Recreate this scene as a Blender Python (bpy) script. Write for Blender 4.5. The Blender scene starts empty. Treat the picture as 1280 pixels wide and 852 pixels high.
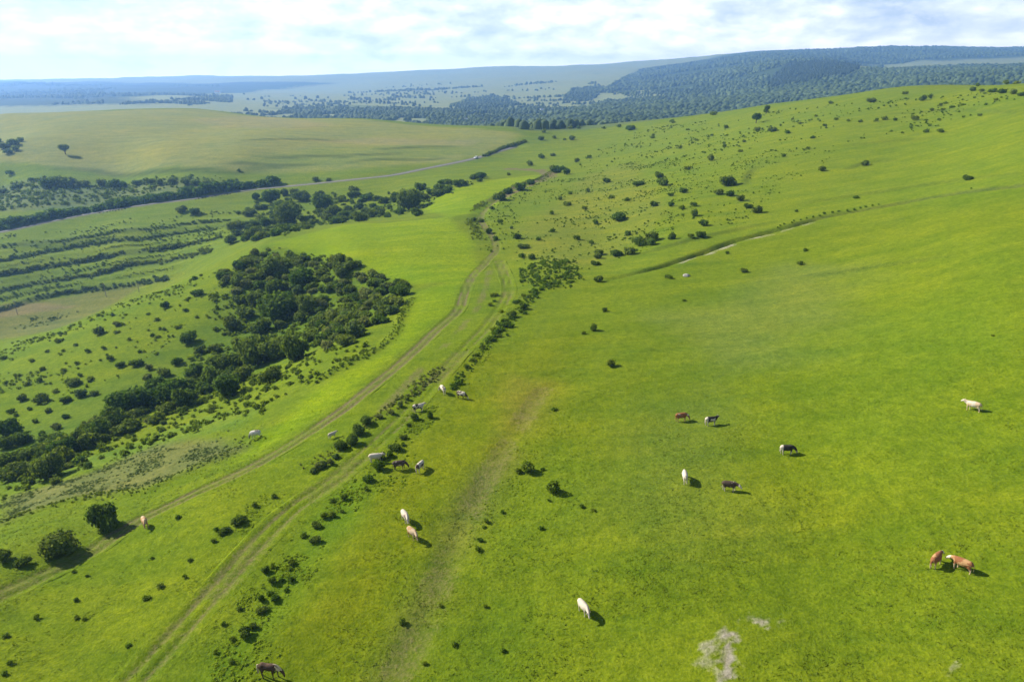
import bpy, bmesh, math, random
import numpy as np
from mathutils import Vector, Matrix, Euler

rad = math.radians
scene = bpy.context.scene
COL = scene.collection

# ------------------------------------------------------------------ camera
F = 853.0                       # focal length in pixels of a 1280 wide frame
PITCH = math.atan(331.0 / F)    # downward tilt of the drone camera
CAMZ = 50.0
cam_data = bpy.data.cameras.new('camera')
cam_data.sensor_width = 36.0
cam_data.lens = F / 1280.0 * 36.0
cam_data.clip_start = 0.5
cam_data.clip_end = 60000.0
cam = bpy.data.objects.new('camera', cam_data)
cam.location = (0, 0, CAMZ)
cam.rotation_euler = (math.pi / 2 - PITCH, 0, 0)
COL.objects.link(cam)
scene.camera = cam

# ------------------------------------------------------------------ light
SUN_EL = rad(31.0)
SUN_AZ = math.atan2(-2.0, 1.0)          # towards the sun: left and a little ahead
sun_dir = Vector((math.sin(SUN_AZ) * math.cos(SUN_EL), math.cos(SUN_AZ) * math.cos(SUN_EL), math.sin(SUN_EL)))
sd = bpy.data.lights.new('sun', 'SUN')
sd.energy = 5.0
sd.angle = rad(0.55)
sd.color = (1.0, 0.93, 0.80)
sun = bpy.data.objects.new('sun', sd)
sun.rotation_euler = sun_dir.to_track_quat('Z', 'Y').to_euler()
sun.location = (-60, 30, 90)
COL.objects.link(sun)

world = bpy.data.worlds.new('World')
scene.world = world
world.use_nodes = True
wt = world.node_tree
wt.nodes.clear()
N = wt.nodes.new
sky = N('ShaderNodeTexSky')
sky.sky_type = 'NISHITA'
sky.sun_disc = False
sky.sun_elevation = SUN_EL
sky.sun_rotation = SUN_AZ
sky.air_density = 1.4
sky.dust_density = 0.8
sky.ozone_density = 1.2
tc = N('ShaderNodeTexCoord')
sep = N('ShaderNodeSeparateXYZ'); wt.links.new(tc.outputs['Generated'], sep.inputs[0])
# clouds: heaps seen edge-on near the horizon, stretched sideways
mp = N('ShaderNodeMapping'); mp.inputs['Scale'].default_value = (13.0, 13.0, 34.0)
wt.links.new(tc.outputs['Generated'], mp.inputs[0])
n1 = N('ShaderNodeTexNoise'); n1.inputs['Scale'].default_value = 1.0; n1.inputs['Detail'].default_value = 9.0
n1.inputs['Roughness'].default_value = 0.58; n1.inputs['Distortion'].default_value = 0.25
wt.links.new(mp.outputs[0], n1.inputs['Vector'])
mp2 = N('ShaderNodeMapping'); mp2.inputs['Scale'].default_value = (2.2, 2.2, 16.0); mp2.inputs['Location'].default_value = (3.1, 1.7, 0.4)
wt.links.new(tc.outputs['Generated'], mp2.inputs[0])
n2 = N('ShaderNodeTexNoise'); n2.inputs['Scale'].default_value = 1.3; n2.inputs['Detail'].default_value = 6.0
wt.links.new(mp2.outputs[0], n2.inputs['Vector'])
ad = N('ShaderNodeMath'); ad.operation = 'MULTIPLY_ADD'; ad.inputs[1].default_value = 0.6
wt.links.new(n2.outputs['Fac'], ad.inputs[0]); wt.links.new(n1.outputs['Fac'], ad.inputs[2])
cr = N('ShaderNodeValToRGB')
cr.color_ramp.elements[0].position = 0.50; cr.color_ramp.elements[0].color = (0, 0, 0, 1)
cr.color_ramp.elements[1].position = 0.90; cr.color_ramp.elements[1].color = (1, 1, 1, 1)
# heaps crowd together towards the horizon and stand apart overhead
zr_ = N('ShaderNodeMapRange'); zr_.inputs[1].default_value = 0.0; zr_.inputs[2].default_value = 0.10; zr_.inputs[3].default_value = -0.16; zr_.inputs[4].default_value = 0.17
wt.links.new(sep.outputs['Z'], zr_.inputs[0])
zr2 = N('ShaderNodeMapRange'); zr2.inputs[1].default_value = 0.10; zr2.inputs[2].default_value = 0.6; zr2.inputs[3].default_value = 0.0; zr2.inputs[4].default_value = 0.32
wt.links.new(sep.outputs['Z'], zr2.inputs[0])
sa_ = N('ShaderNodeMath'); wt.links.new(zr_.outputs[0], sa_.inputs[0]); wt.links.new(zr2.outputs[0], sa_.inputs[1])
sb_ = N('ShaderNodeMath'); sb_.operation = 'SUBTRACT'; wt.links.new(ad.outputs[0], sb_.inputs[0]); wt.links.new(sa_.outputs[0], sb_.inputs[1])
wt.links.new(sb_.outputs[0], cr.inputs[0])
cm = N('ShaderNodeMath'); cm.operation = 'MULTIPLY'; cm.inputs[1].default_value = 0.95
wt.links.new(cr.outputs[0], cm.inputs[0])
mixc = N('ShaderNodeMix'); mixc.data_type = 'RGBA'
# thin milky veil low over the horizon
vl = N('ShaderNodeMapRange'); vl.inputs[1].default_value = 0.0; vl.inputs[2].default_value = 0.06; vl.inputs[3].default_value = 0.9; vl.inputs[4].default_value = 0.0
wt.links.new(sep.outputs['Z'], vl.inputs[0])
mxv = N('ShaderNodeMath'); mxv.operation = 'MAXIMUM'; wt.links.new(cm.outputs[0], mxv.inputs[0]); wt.links.new(vl.outputs[0], mxv.inputs[1])
wt.links.new(mxv.outputs[0], mixc.inputs['Factor'])
glow = N('ShaderNodeMapRange'); glow.inputs[1].default_value = 0.0; glow.inputs[2].default_value = 0.05; glow.inputs[3].default_value = 0.85; glow.inputs[4].default_value = 0.0
wt.links.new(sep.outputs['Z'], glow.inputs[0])
pv = N('ShaderNodeMapRange'); pv.inputs[1].default_value = 0.0; pv.inputs[2].default_value = 0.5; pv.inputs[3].default_value = 0.72; pv.inputs[4].default_value = 0.0
wt.links.new(sep.outputs['Z'], pv.inputs[0])
pb = N('ShaderNodeMix'); pb.data_type = 'RGBA'; wt.links.new(pv.outputs[0], pb.inputs['Factor'])
wt.links.new(sky.outputs[0], pb.inputs['A']); pb.inputs['B'].default_value = (8.6, 10.6, 14.2, 1)
wt.links.new(pb.outputs['Result'], mixc.inputs['A'])
n3 = N('ShaderNodeTexNoise'); n3.inputs['Scale'].default_value = 2.3; n3.inputs['Detail'].default_value = 7.0
wt.links.new(mp.outputs[0], n3.inputs['Vector'])
r3 = N('ShaderNodeMapRange'); r3.inputs[1].default_value = 0.38; r3.inputs[2].default_value = 0.62
wt.links.new(n3.outputs['Fac'], r3.inputs[0])
cc = N('ShaderNodeMix'); cc.data_type = 'RGBA'; wt.links.new(r3.outputs[0], cc.inputs['Factor'])
cc.inputs['A'].default_value = (14.0, 14.5, 15.5, 1); cc.inputs['B'].default_value = (19.5, 19.2, 18.8, 1)
CLOUD_COLOUR = cc.outputs['Result']
cg = N('ShaderNodeMix'); cg.data_type = 'RGBA'; wt.links.new(glow.outputs[0], cg.inputs['Factor'])
wt.links.new(CLOUD_COLOUR, cg.inputs['A']); cg.inputs['B'].default_value = (29.0, 26.0, 22.0, 1)
wt.links.new(cg.outputs['Result'], mixc.inputs['B'])
bg = N('ShaderNodeBackground'); bg.inputs['Strength'].default_value = 0.05
wt.links.new(mixc.outputs['Result'], bg.inputs['Color'])
out = N('ShaderNodeOutputWorld'); wt.links.new(bg.outputs[0], out.inputs['Surface'])

vs = scene.view_settings
vs.view_transform = 'Standard'; vs.look = 'None'; vs.gamma = 1.0; vs.use_curve_mapping = False
vs.exposure = 0.96
HAZE_DENSITY = 0.00013
scene.render.film_transparent = False
scene.cycles.max_bounces = 6
scene.cycles.diffuse_bounces = 3
scene.cycles.glossy_bounces = 2
scene.cycles.transmission_bounces = 4
scene.cycles.transparent_max_bounces = 8
scene.cycles.volume_bounces = 1
scene.cycles.caustics_reflective = False
scene.cycles.caustics_refractive = False

# ------------------------------------------------------------------ helpers
sp, cp = math.sin(PITCH), math.cos(PITCH)

def ray(px, py):
    u = (np.asarray(px, float) - 640.0) / F
    v = (np.asarray(py, float) - 426.0) / F
    return u, cp - v * sp, -sp - v * cp

_rng = np.random.RandomState(7)
_tab = _rng.rand(512, 512)

def vnoise(x, y, seed=0):
    x = np.asarray(x, float) + seed * 37.13; y = np.asarray(y, float) + seed * 91.7
    xi = np.floor(x).astype(np.int64); yi = np.floor(y).astype(np.int64)
    fx = x - xi; fy = y - yi
    fx = fx * fx * fx * (fx * (fx * 6 - 15) + 10); fy = fy * fy * fy * (fy * (fy * 6 - 15) + 10)
    a = _tab[xi & 511, yi & 511]; b = _tab[(xi + 1) & 511, yi & 511]
    c = _tab[xi & 511, (yi + 1) & 511]; d = _tab[(xi + 1) & 511, (yi + 1) & 511]
    return (a * (1 - fx) + b * fx) * (1 - fy) + (c * (1 - fx) + d * fx) * fy

def fbm(x, y, s, octs=4, seed=0, gain=0.5):
    r = 0; a = 1.0; t = 0
    cx, sx = math.cos(0.6), math.sin(0.6)
    x = np.asarray(x, float) / s; y = np.asarray(y, float) / s
    for k in range(octs):
        r = r + a * (vnoise(x, y, seed + k) - 0.5); t += a
        a *= gain
        x, y = (x * cx - y * sx) * 2.03, (x * sx + y * cx) * 2.03
    return r / t

def smooth(e0, e1, x):
    t = np.clip((x - e0) / (e1 - e0), 0, 1)
    return t * t * (3 - 2 * t)

def tag(o, label=None, category=None, group=None, kind=None):
    if label: o['label'] = label
    if category: o['category'] = category
    if group: o['group'] = group
    if kind: o['kind'] = kind
    return o

def mesh_np(name, verts, faces, mat=None, smooth_shade=False):
    """faces: int array (n,3) or (n,4)."""
    me = bpy.data.meshes.new(name)
    verts = np.asarray(verts, np.float32); faces = np.asarray(faces, np.int32)
    k = faces.shape[1]
    me.vertices.add(len(verts)); me.vertices.foreach_set('co', verts.ravel())
    me.loops.add(faces.size); me.loops.foreach_set('vertex_index', faces.ravel())
    me.polygons.add(len(faces))
    me.polygons.foreach_set('loop_start', np.arange(0, faces.size, k, dtype=np.int32))
    me.polygons.foreach_set('use_smooth', np.full(len(faces), smooth_shade))
    me.update(calc_edges=True)
    if mat: me.materials.append(mat)
    return me

def link(name, me, parent=None):
    o = bpy.data.objects.new(name, me)
    COL.objects.link(o)
    if parent: o.parent = parent
    return o

def set_attr(me, name, vals, typ='FLOAT'):
    at = me.attributes.new(name, typ, 'POINT')
    if typ == 'FLOAT': at.data.foreach_set('value', np.asarray(vals, np.float32).ravel())
    else:
        v = np.asarray(vals, np.float32)
        if v.shape[1] == 3: v = np.concatenate([v, np.ones((len(v), 1), np.float32)], 1)
        at.data.foreach_set('color', v.ravel())

# ------------------------------------------------------------------ terrain heights
# control points: pixel of the photograph and either the drop below the camera (h) or the depth (d)
CH = """
640 840 50.3|0 840 52.5|1280 840 45|320 840 51.5|960 840 47.5
640 700 50|1000 700 47|1280 700 43|300 700 51.5|0 700 54.5|150 760 53
640 560 50|900 560 47|1280 560 40.5|500 560 51|350 600 52.5|250 640 53
640 450 51|900 450 47.5|1280 450 37.5|470 450 54|1090 500 43
720 370 52|900 370 48.5|1280 370 35|1090 370 42.5
580 370 55|520 420 54|620 330 58|430 510 53.2|350 545 55
200 610 57|100 680 55.5|0 740 54|0 650 63|120 600 64|220 560 62|300 520 61
0 590 74|100 540 75|200 492 75.5|300 452 74|370 405 71|430 370 66|490 375 58|400 450 58
0 540 80|100 480 79|200 430 77|290 385 73|50 510 80
330 305 66|250 345 74|160 375 82|60 415 92|0 435 98
390 335 66|350 370 71
80 392 119|0 402 121|150 372 114
0 380 118|0 340 110|0 300 102|0 287 99|150 300 99|150 262 93|250 320 97|300 270 91|230 345 103
400 250 84|330 245 86|400 270 85|470 258 81|530 255 73
470 300 61|400 300 63.5|560 300 59.5|560 272 61.5|440 280 64|500 330 59|430 330 61.5
0 230 92|0 255 95|0 213 82|0 195 72|80 188 68|200 190 66|300 200 68|300 226 80|150 222 84|450 215 73|450 190 66|600 198 70|640 184 66
0 143 52|130 138 51|250 136 50|450 148 52|600 160 56|650 165 58|250 165 58|450 170 60|0 170 66|540 205 71
690 215 64|660 240 63.5|610 270 62|620 230 65|550 235 68|620 310 59
740 180 62.5|700 170 60.5|800 151 54|880 143 45|960 131 32|1060 118 18|1130 108 9
800 180 57|800 215 55
1280 110 7|1280 130 14|1280 160 21|1280 200 27|1280 230 30|1280 300 33
1050 275 43|1050 200 38|1050 155 29|1050 135 23.5|1160 250 37|1160 180 31|1160 130 18
900 300 49|900 235 48|900 190 45|900 165 43.5|820 270 52|830 335 50
750 300 57|750 250 59|750 215 60.5|760 335 52.5|690 330 54|680 290 58.5
"""
CD = """
640 156 1500|560 148 1650|450 141 1900|350 134 2300|760 152 1400|830 140 1750|700 150 1500
350 124 3300|500 118 3400|640 110 3700|450 105 5200|560 100 5000|700 96 4600|600 92 5800|470 92 6500|690 88 5600
0 130 2600|0 115 4500|0 101 9500|200 122 2700|200 108 5200|250 98 9500|120 100 9500
750 125 2700|740 105 3600|790 92 4600|750 82 7500|640 84 8500|820 78 7800|560 88 8500
850 125 2350|900 118 2500|880 90 3900|850 84 4600|920 72 4700|1000 64.5 5000|1100 60 5300|1280 61 5600|1190 61 5400
960 118 2100|960 98 2700|985 81 3000|1040 79 3000|1090 84 3100|1130 100 2100|1100 86 3600|1150 80 3900|1280 76 4000
1210 98 1900|1280 90 2100|1210 86 2900|1120 74 4300|1280 70 4700|1050 72 4300
"""
pts = []
def _add(px, py, h=None, d=None):
    dx, dy, dz = ray(px, py)
    t = d if d is not None else h / (-dz)
    pts.append((dx * t, dy * t, CAMZ + dz * t))
for tok in CH.replace('\n', '|').split('|'):
    if tok.strip():
        a, b, c = map(float, tok.split()); _add(a, b, h=c)
for tok in CD.replace('\n', '|').split('|'):
    if tok.strip():
        a, b, c = map(float, tok.split()); _add(a, b, d=c)
pts += [(0, 0, 0), (0, -60, 1), (160, 0, 14), (-160, 0, -10), (160, -60, 15), (-160, -60, -9), (-150, 60, -16), (170, 90, 20),
        (-420, 160, -45), (-500, 340, -72), (520, 330, 62), (420, 180, 44)]
for x in (-11000, -6000, -2000, 2000, 6000, 11000):
    pts.append((x, 15200, -160.0))
for (x, y, z) in ((-9000, 6000, -60), (-5200, 2500, -60), (-2200, 800, -30), (9000, 6000, 260), (5000, 3000, 100), (3000, 1500, 60),
                  # hidden hollows behind the crests
                  (-450, 1450, -45), (0, 1300, -48), (400, 1350, -40), (1050, 1200, -10), (900, 900, 25), (620, 560, 48), (-1000, 1500, -45)):
    pts.append((x, y, z))
P = np.array(pts)
CC = 110.0
def warp(x, y):
    return np.stack([2.2 * x / (y + CC), np.log(y + CC)], -1)
PW = warp(P[:, 0], P[:, 1])
n = len(P)
def _ker(d2): return 0.5 * d2 * np.log(d2 + 1e-12)
K = np.zeros((n + 3, n + 3))
dd = ((PW[:, None] - PW[None]) ** 2).sum(-1)
LAM = 2e-5
K[:n, :n] = _ker(dd) + LAM * np.eye(n)
K[:n, n] = 1; K[:n, n + 1:] = PW; K[n, :n] = 1; K[n + 1:, :n] = PW.T
sol = np.linalg.solve(K, np.concatenate([P[:, 2], [0, 0, 0]]))
def rbf(x, y):
    x = np.asarray(x, float).ravel(); y = np.asarray(y, float).ravel()
    o = np.empty(len(x))
    for s in range(0, len(x), 20000):
        q = warp(x[s:s + 20000], y[s:s + 20000])
        d2 = ((q[:, None] - PW[None]) ** 2).sum(-1)
        o[s:s + 20000] = _ker(d2) @ sol[:n] + sol[n] + q @ sol[n + 1:]
    return o

# the sheet: rows grow coarser with distance, columns fan out with them
NC = 660
ys = list(np.arange(-60, 36, 3.0)) + list(np.arange(36, 130, 0.42))
dyy = 0.42
while ys[-1] < 10600:
    dyy *= 1.0122; ys.append(ys[-1] + dyy)
YS = np.array(ys); NR = len(YS)
def halfw(y): return 60 + 0.95 * (y + 60)
AS = np.linspace(-1, 1, NC)
GY = np.repeat(YS[:, None], NC, 1)
GX = AS[None] * halfw(GY)
# rbf on a coarser lattice, then bilinear (the base relief is smooth)
ri = np.unique(np.concatenate([np.arange(0, NR, 4), [NR - 1]])); ci = np.unique(np.concatenate([np.arange(0, NC, 4), [NC - 1]]))
Zc = rbf(GX[np.ix_(ri, ci)], GY[np.ix_(ri, ci)]).reshape(len(ri), len(ci))
tmp = np.stack([np.interp(np.arange(NC), ci, Zc[k]) for k in range(len(ri))])
H = np.stack([np.interp(np.arange(NR), ri, tmp[:, k]) for k in range(NC)], 1)

def Hat(x, y, grid=None):
    g = H if grid is None else grid
    x = np.asarray(x, float); y = np.asarray(y, float)
    j = np.clip(np.searchsorted(YS, y) - 1, 0, NR - 2)
    fy = np.clip((y - YS[j]) / (YS[j + 1] - YS[j]), 0, 1)
    c = np.clip((x / halfw(y) + 1) * 0.5 * (NC - 1), 0, NC - 1.001)
    i = np.floor(c).astype(int); fx = c - i
    return (g[j, i] * (1 - fx) + g[j, i + 1] * fx) * (1 - fy) + (g[j + 1, i] * (1 - fx) + g[j + 1, i + 1] * fx) * fy

TS = 25 * 1.004 ** np.arange(1630)
def cast(px, py):
    """ground points (x, y, z) under pixels of the photograph"""
    px = np.atleast_1d(np.asarray(px, float)); py = np.atleast_1d(np.asarray(py, float))
    res = np.empty((len(px), 3))
    for s in range(0, len(px), 1500):
        dx, dy, dz = ray(px[s:s + 1500], py[s:s + 1500])
        X = dx[:, None] * TS; Y = dy[:, None] * TS; Z = CAMZ + dz[:, None] * TS
        below = Z < Hat(X, Y)
        k = np.where(below.any(1), below.argmax(1), len(TS) - 1); k = np.clip(k, 1, None)
        lo = TS[k - 1].copy(); hi = TS[k].copy()
        for _ in range(14):
            m = 0.5 * (lo + hi)
            b = CAMZ + dz * m < Hat(dx * m, dy * m)
            hi = np.where(b, m, hi); lo = np.where(b, lo, m)
        res[s:s + 1500] = np.stack([dx * hi, dy * hi, CAMZ + dz * hi], -1)
    return res

def pl(txt):
    return np.array([[float(v) for v in t.split(',')] for t in txt.split()])

def densify(p, step=None):
    """Catmull-Rom through the points"""
    p = np.asarray(p, float)
    q = np.concatenate([[2 * p[0] - p[1]], p, [2 * p[-1] - p[-2]]])
    o = []
    for k in range(1, len(q) - 2):
        L = np.linalg.norm(q[k + 1, :2] - q[k, :2]); m = max(2, int(L / (step or 3.0)))
        for t in np.arange(m) / m:
            o.append(0.5 * (2 * q[k] + (q[k + 1] - q[k - 1]) * t + (2 * q[k - 1] - 5 * q[k] + 4 * q[k + 1] - q[k + 2]) * t ** 2
                            + (-q[k - 1] + 3 * q[k] - 3 * q[k + 1] + q[k + 2]) * t ** 3))
    o.append(p[-1])
    return np.array(o)

def dist_line(poly, x, y, margin):
    """distance to a polyline and position along it (0..1), inf beyond margin"""
    x = x.ravel(); y = y.ravel()
    D = np.full(len(x), 1e9); T = np.zeros(len(x)); S = np.zeros(len(x))
    p = poly[:, :2]
    sel = np.where((x > p[:, 0].min() - margin) & (x < p[:, 0].max() + margin) & (y > p[:, 1].min() - margin) & (y < p[:, 1].max() + margin))[0]
    X = x[sel]; Y = y[sel]
    d = np.full(len(sel), 1e9); tt = np.zeros(len(sel)); side = np.zeros(len(sel))
    m = len(p) - 1
    for k in range(m):
        a = p[k]; e = p[k + 1] - a; L2 = (e ** 2).sum() + 1e-9
        lim = (X > min(a[0], p[k + 1, 0]) - margin) & (X < max(a[0], p[k + 1, 0]) + margin) & (Y > min(a[1], p[k + 1, 1]) - margin) & (Y < max(a[1], p[k + 1, 1]) + margin)
        w = np.where(lim)[0]
        if not len(w): continue
        t = np.clip(((X[w] - a[0]) * e[0] + (Y[w] - a[1]) * e[1]) / L2, 0, 1)
        ex = X[w] - a[0] - t * e[0]; ey = Y[w] - a[1] - t * e[1]
        q = np.hypot(ex, ey)
        b = q < d[w]
        d[w[b]] = q[b]; tt[w[b]] = ((k + t) / m)[b]; side[w[b]] = np.sign(e[0] * ey - e[1] * ex)[b]
    D[sel] = d; T[sel] = tt; S[sel] = side
    return D, T, S

def poly_sd(poly, x, y):
    """signed distance, negative inside"""
    x = x.ravel(); y = y.ravel()
    p = poly[:, :2]; m = len(p)
    d = np.full(len(x), 1e18); ins = np.zeros(len(x), bool)
    for k in range(m):
        a = p[k]; b = p[(k + 1) % m]; e = b - a
        t = np.clip(((x - a[0]) * e[0] + (y - a[1]) * e[1]) / ((e ** 2).sum() + 1e-9), 0, 1)
        d = np.minimum(d, (x - a[0] - t * e[0]) ** 2 + (y - a[1] - t * e[1]) ** 2)
        c = ((a[1] > y) != (b[1] > y)) & (x < (b[0] - a[0]) * (y - a[1]) / (b[1] - a[1] + 1e-12) + a[0])
        ins ^= c
    d = np.sqrt(d)
    return np.where(ins, -d, d)
# natural roughness of the land
H += 1.5 * fbm(GX, GY, 70, 3, 1) * smooth(20, 120, GY)
H += 0.42 * fbm(GX, GY, 9, 3, 5) * (1 - smooth(300, 700, GY))
H += 0.17 * fbm(GX, GY, 2.1, 3, 9, 0.6) * (1 - smooth(110, 220, GY))
H += 5.0 * fbm(GX, GY, 320, 4, 12) * smooth(1100, 2200, GY)
H += 22.0 * fbm(GX, GY, 420, 4, 18) * smooth(2300, 3500, GY)
H += 46.0 * fbm(GX, GY, 1100, 5, 15) * smooth(2300, 4500, GY)

def line(txt, step=3.0):
    q = pl(txt)
    return densify(cast(q[:, 0], q[:, 1]), step)

ROAD = line('-60,300 0,288 60,277 120,267 180,256 240,247 300,240 350,234 400,229 440,224 490,218 530,211 560,205 590,199 612,193 630,187 642,183', 4)
TRACK1 = line('-40,762 0,742 60,715 110,690 180,645 250,612 300,590 345,565 390,537 430,510 470,478 510,445 545,412 572,388 581,365 590,346 607,328 620,312 617,297 606,282 601,269 611,256 630,243 652,233 676,225 688,219 680,214 662,212 636,211', 2)
TRACK2 = line('150,870 200,815 240,770 290,715 340,660 375,628 420,598 460,562 500,525 540,480 580,437 608,408 628,380 636,362 632,345 624,326', 2)
TRACK3 = line('480,870 505,825 530,775 558,705 590,630 628,565 658,515 678,488', 2)
TRACK4 = line('420,575 450,545 482,508 530,458 568,420 596,385 608,356 612,338', 2)
GULLY = line('745,351 775,346 800,339 830,331 870,318 910,303 950,292 985,283 1030,271 1080,262 1140,251 1200,241 1290,230', 2)
TERR = [line(t, 3) for t in (
    '-40,314 0,309 60,304 120,296 180,288 240,280 288,277',
    '-40,334 0,326 60,313 110,304 170,298 230,289 283,282',
    '-40,351 0,343 70,331 130,321 190,313 240,305 275,298',
    '-40,372 0,363 60,351 120,343 170,329 230,321 265,313',
    '-40,394 0,386 60,369 110,361 180,353 215,346')]
TERR2 = [line(t, 3) for t in ('-40,324 0,317 60,308 120,300 180,293 240,285 284,280', '-40,342 0,334 70,322 130,312 190,305 240,297 277,290', '-40,361 0,353 70,341 130,332 190,321 240,313 268,306', '-40,383 0,374 60,360 120,352 180,341 222,334')]
CONT = [line(t, 4) for t in ('60,212 120,214 200,214 290,214 360,208', '270,203 330,207 400,205', '430,204 480,199 530,200 560,197',
                             '420,195 470,193 505,192', '330,197 400,195 440,197', '470,187 520,184 570,184', '300,176 360,174 430,176',
   '785,322 830,309 870,298 920,287 975,276', '1055,213 1085,203 1125,200', '990,256 1090,241 1190,226 1290,216', '1050,183 1120,176 1180,172', '930,232 938,214 955,206', '1100,142 1180,138 1290,140', '1000,345 1100,332 1200,318')]
BANK1 = line('395,478 420,462 450,447 470,437 490,420 500,400 507,385 512,374', 1.5)
BANK2 = line('0,655 40,640 80,628 130,618 180,614 240,585 300,560 330,548', 1.5)
HOLLOW = line('615,300 604,282 600,268 612,254 634,241 660,229 684,222 700,212', 2)

def add_line(poly, margin, fn):
    d, t, s = dist_line(poly, GX, GY, margin)
    m = d < margin
    v = H.ravel(); v[m] += fn(d[m], t[m], s[m], m)

for Lp, dep in ((TRACK1, 0.22), (TRACK2, 0.20)):
    def ruts(d, t, s, m, dep=dep):
        x = GX.ravel()[m]; y = GY.ravel()[m]
        w = 0.65 + 0.6 * vnoise(x / 9, y / 9, 3)
        return -dep * np.exp(-((d - 0.85) / 0.32) ** 2) * w - 0.14 * np.exp(-(d / 1.8) ** 4)
    add_line(Lp, 5, ruts)
add_line(TRACK3, 6, lambda d, t, s, m: -0.25 * np.exp(-(d / 1.6) ** 2))
# the ditch cuts back into its upper bank
add_line(GULLY, 14, lambda d, t, s, m: -(1.5 + .4 * np.sin(t * 60)) * np.exp(-(np.abs(d * s + 0.4) / 1.2) ** 2.4) * np.minimum(1, t * 9) * (1 - 0.6 * smooth(.5, 1, t)))
for T_ in TERR + TERR2:
    add_line(T_, 16, lambda d, t, s, m: 1.1 * np.tanh(d * s / 1.6) * np.exp(-d / 9))
for T_ in CONT:
    add_line(T_, 16, lambda d, t, s, m: 0.5 * np.tanh(d * s / 1.4) * np.exp(-d / 7) * np.sin(np.clip(t, 0, 1) * 3.14))
add_line(BANK1, 6, lambda d, t, s, m: 0.45 * np.exp(-(d / 1.1) ** 2))
add_line(BANK2, 6, lambda d, t, s, m: 0.35 * np.exp(-(d / 1.1) ** 2))
add_line(HOLLOW, 14, lambda d, t, s, m: -1.3 * np.exp(-(d / 3.4) ** 2) * np.sin(np.clip(t, 0, 1) * 3.14))
# road bench: cut into the slope, flat across
RZ = Hat(ROAD[:, 0], ROAD[:, 1])
RZ = np.convolve(np.pad(RZ, 12, 'edge'), np.ones(25) / 25, 'valid')
d, t, s = dist_line(ROAD, GX, GY, 22)
m = d < 22
zr = np.interp(t[m] * (len(RZ) - 1), np.arange(len(RZ)), RZ)
w = 1 - smooth(4.5, 13, d[m])
v = H.ravel(); v[m] = v[m] * (1 - w) + (zr - 0.12) * w
# spoil bank beside the cutting near the crest
CUT = line('612,196 625,190 638,185 650,181 662,178', 3)

# ------------------------------------------------------------------ ground colours (surface colours, with the ditch shade painted in)
X1 = GX.ravel(); Y1 = GY.ravel()
NV = len(X1)
C_PAST = np.array([.118, .164, .007]); C_MID = np.array([.136, .163, .004]); C_KNOLL = np.array([.155, .222, .003])
C_LEFT = np.array([.118, .172, .006]); C_PLAT = np.array([.200, .205, .045]); C_TERR = np.array([.120, .172, .010])
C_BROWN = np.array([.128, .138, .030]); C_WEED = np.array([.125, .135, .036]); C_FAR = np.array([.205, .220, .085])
C_WOOD = np.array([.030, .050, .016]); C_RIGHT = np.array([.130, .176, .009]); C_SOIL = np.array([.30, .25, .17])
C_PALE = np.array([.46, .41, .32]); C_LUSH = np.array([.085, .180, .012]); C_DARK = np.array([.045, .075, .014])
for c_ in (C_PAST, C_RIGHT, C_LEFT, C_KNOLL, C_TERR): c_ *= (1.01, .985, 1.0)
tint = np.repeat(C_PAST[None], NV, 0)
dirt = np.zeros(NV); rough = np.zeros(NV)
wob = fbm(X1, Y1, 14, 3, 21)

def zone(txt, col, soft, amt=1.0, wobble=10.0):
    q = pl(txt); g = cast(q[:, 0], q[:, 1])
    x0, y0 = g[:, :2].min(0) - soft * 2 - wobble; x1, y1 = g[:, :2].max(0) + soft * 2 + wobble
    m = np.where((X1 > x0) & (X1 < x1) & (Y1 > y0) & (Y1 < y1))[0]
    sd = poly_sd(g, X1[m], Y1[m]) + wob[m] * wobble
    k = (1 - smooth(-soft, soft, sd)) * amt
    if col is not None: tint[m] = tint[m] * (1 - k[:, None]) + np.asarray(col) * k[:, None]
    return m, k

# land beyond the pasture
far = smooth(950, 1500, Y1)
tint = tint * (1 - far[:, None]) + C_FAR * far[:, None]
zone('700,350 780,346 900,305 1050,268 1290,228 1290,100 1130,110 960,133 800,153 700,168 640,185 690,215 650,240 620,270 640,320', C_RIGHT, 8)
zone('-60,216 100,218 300,217 430,212 560,203 640,183 650,167 600,161 450,149 250,137 130,139 -60,145', C_PLAT, 12)
zone('330,212 480,206 600,190 560,180 400,185 300,200', (.150, .185, .03), 14, .75, 16)
zone('240,150 330,146 420,156 380,162 280,160', (.235, .205, .075), 14, .6, 16)
zone('380,176 470,172 600,176 580,182 450,180', (.235, .205, .08), 8, .6, 10)
zone('-80,405 200,352 300,300 300,270 330,242 620,205 430,214 300,218 -80,216', C_TERR, 5)
zone('-40,232 60,222 250,226 350,229 250,240 60,262 -40,276', (.115, .145, .045), 4, .9)
zone('-60,424 60,414 150,374 180,356 120,362 30,378 -60,392', C_BROWN, 2.5, .95, 3)
zone('-60,398 60,388 100,382 40,378 -60,388', (.20, .155, .07), 2, .7, 3)
zone('-60,436 60,414 160,374 250,344 330,306 400,290 430,340 300,430 200,480 0,560 -60,590', C_LEFT, 4)
zone('335,305 440,280 560,272 600,268 680,218 640,222 545,245 530,262 590,300 600,340 575,352 520,355 470,340 430,320 380,318', C_KNOLL, 2.5, 1, 3)
zone('520,365 580,350 565,385 500,440 430,500 340,555 300,575 320,550 400,485 480,440 510,390', C_KNOLL, 2.5, .9, 3)
zone('0,745 100,690 250,612 345,563 400,530 520,436 575,388 640,365 560,470 420,590 330,670 200,800 120,870 -60,870', (.122, .166, .006), 4, .8, 5)
zone('590,440 720,395 740,420 690,490 640,560 600,640 560,720 520,800 500,880 250,880 330,780 420,660 500,570 560,500', C_MID, 5, .65, 8)
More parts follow.
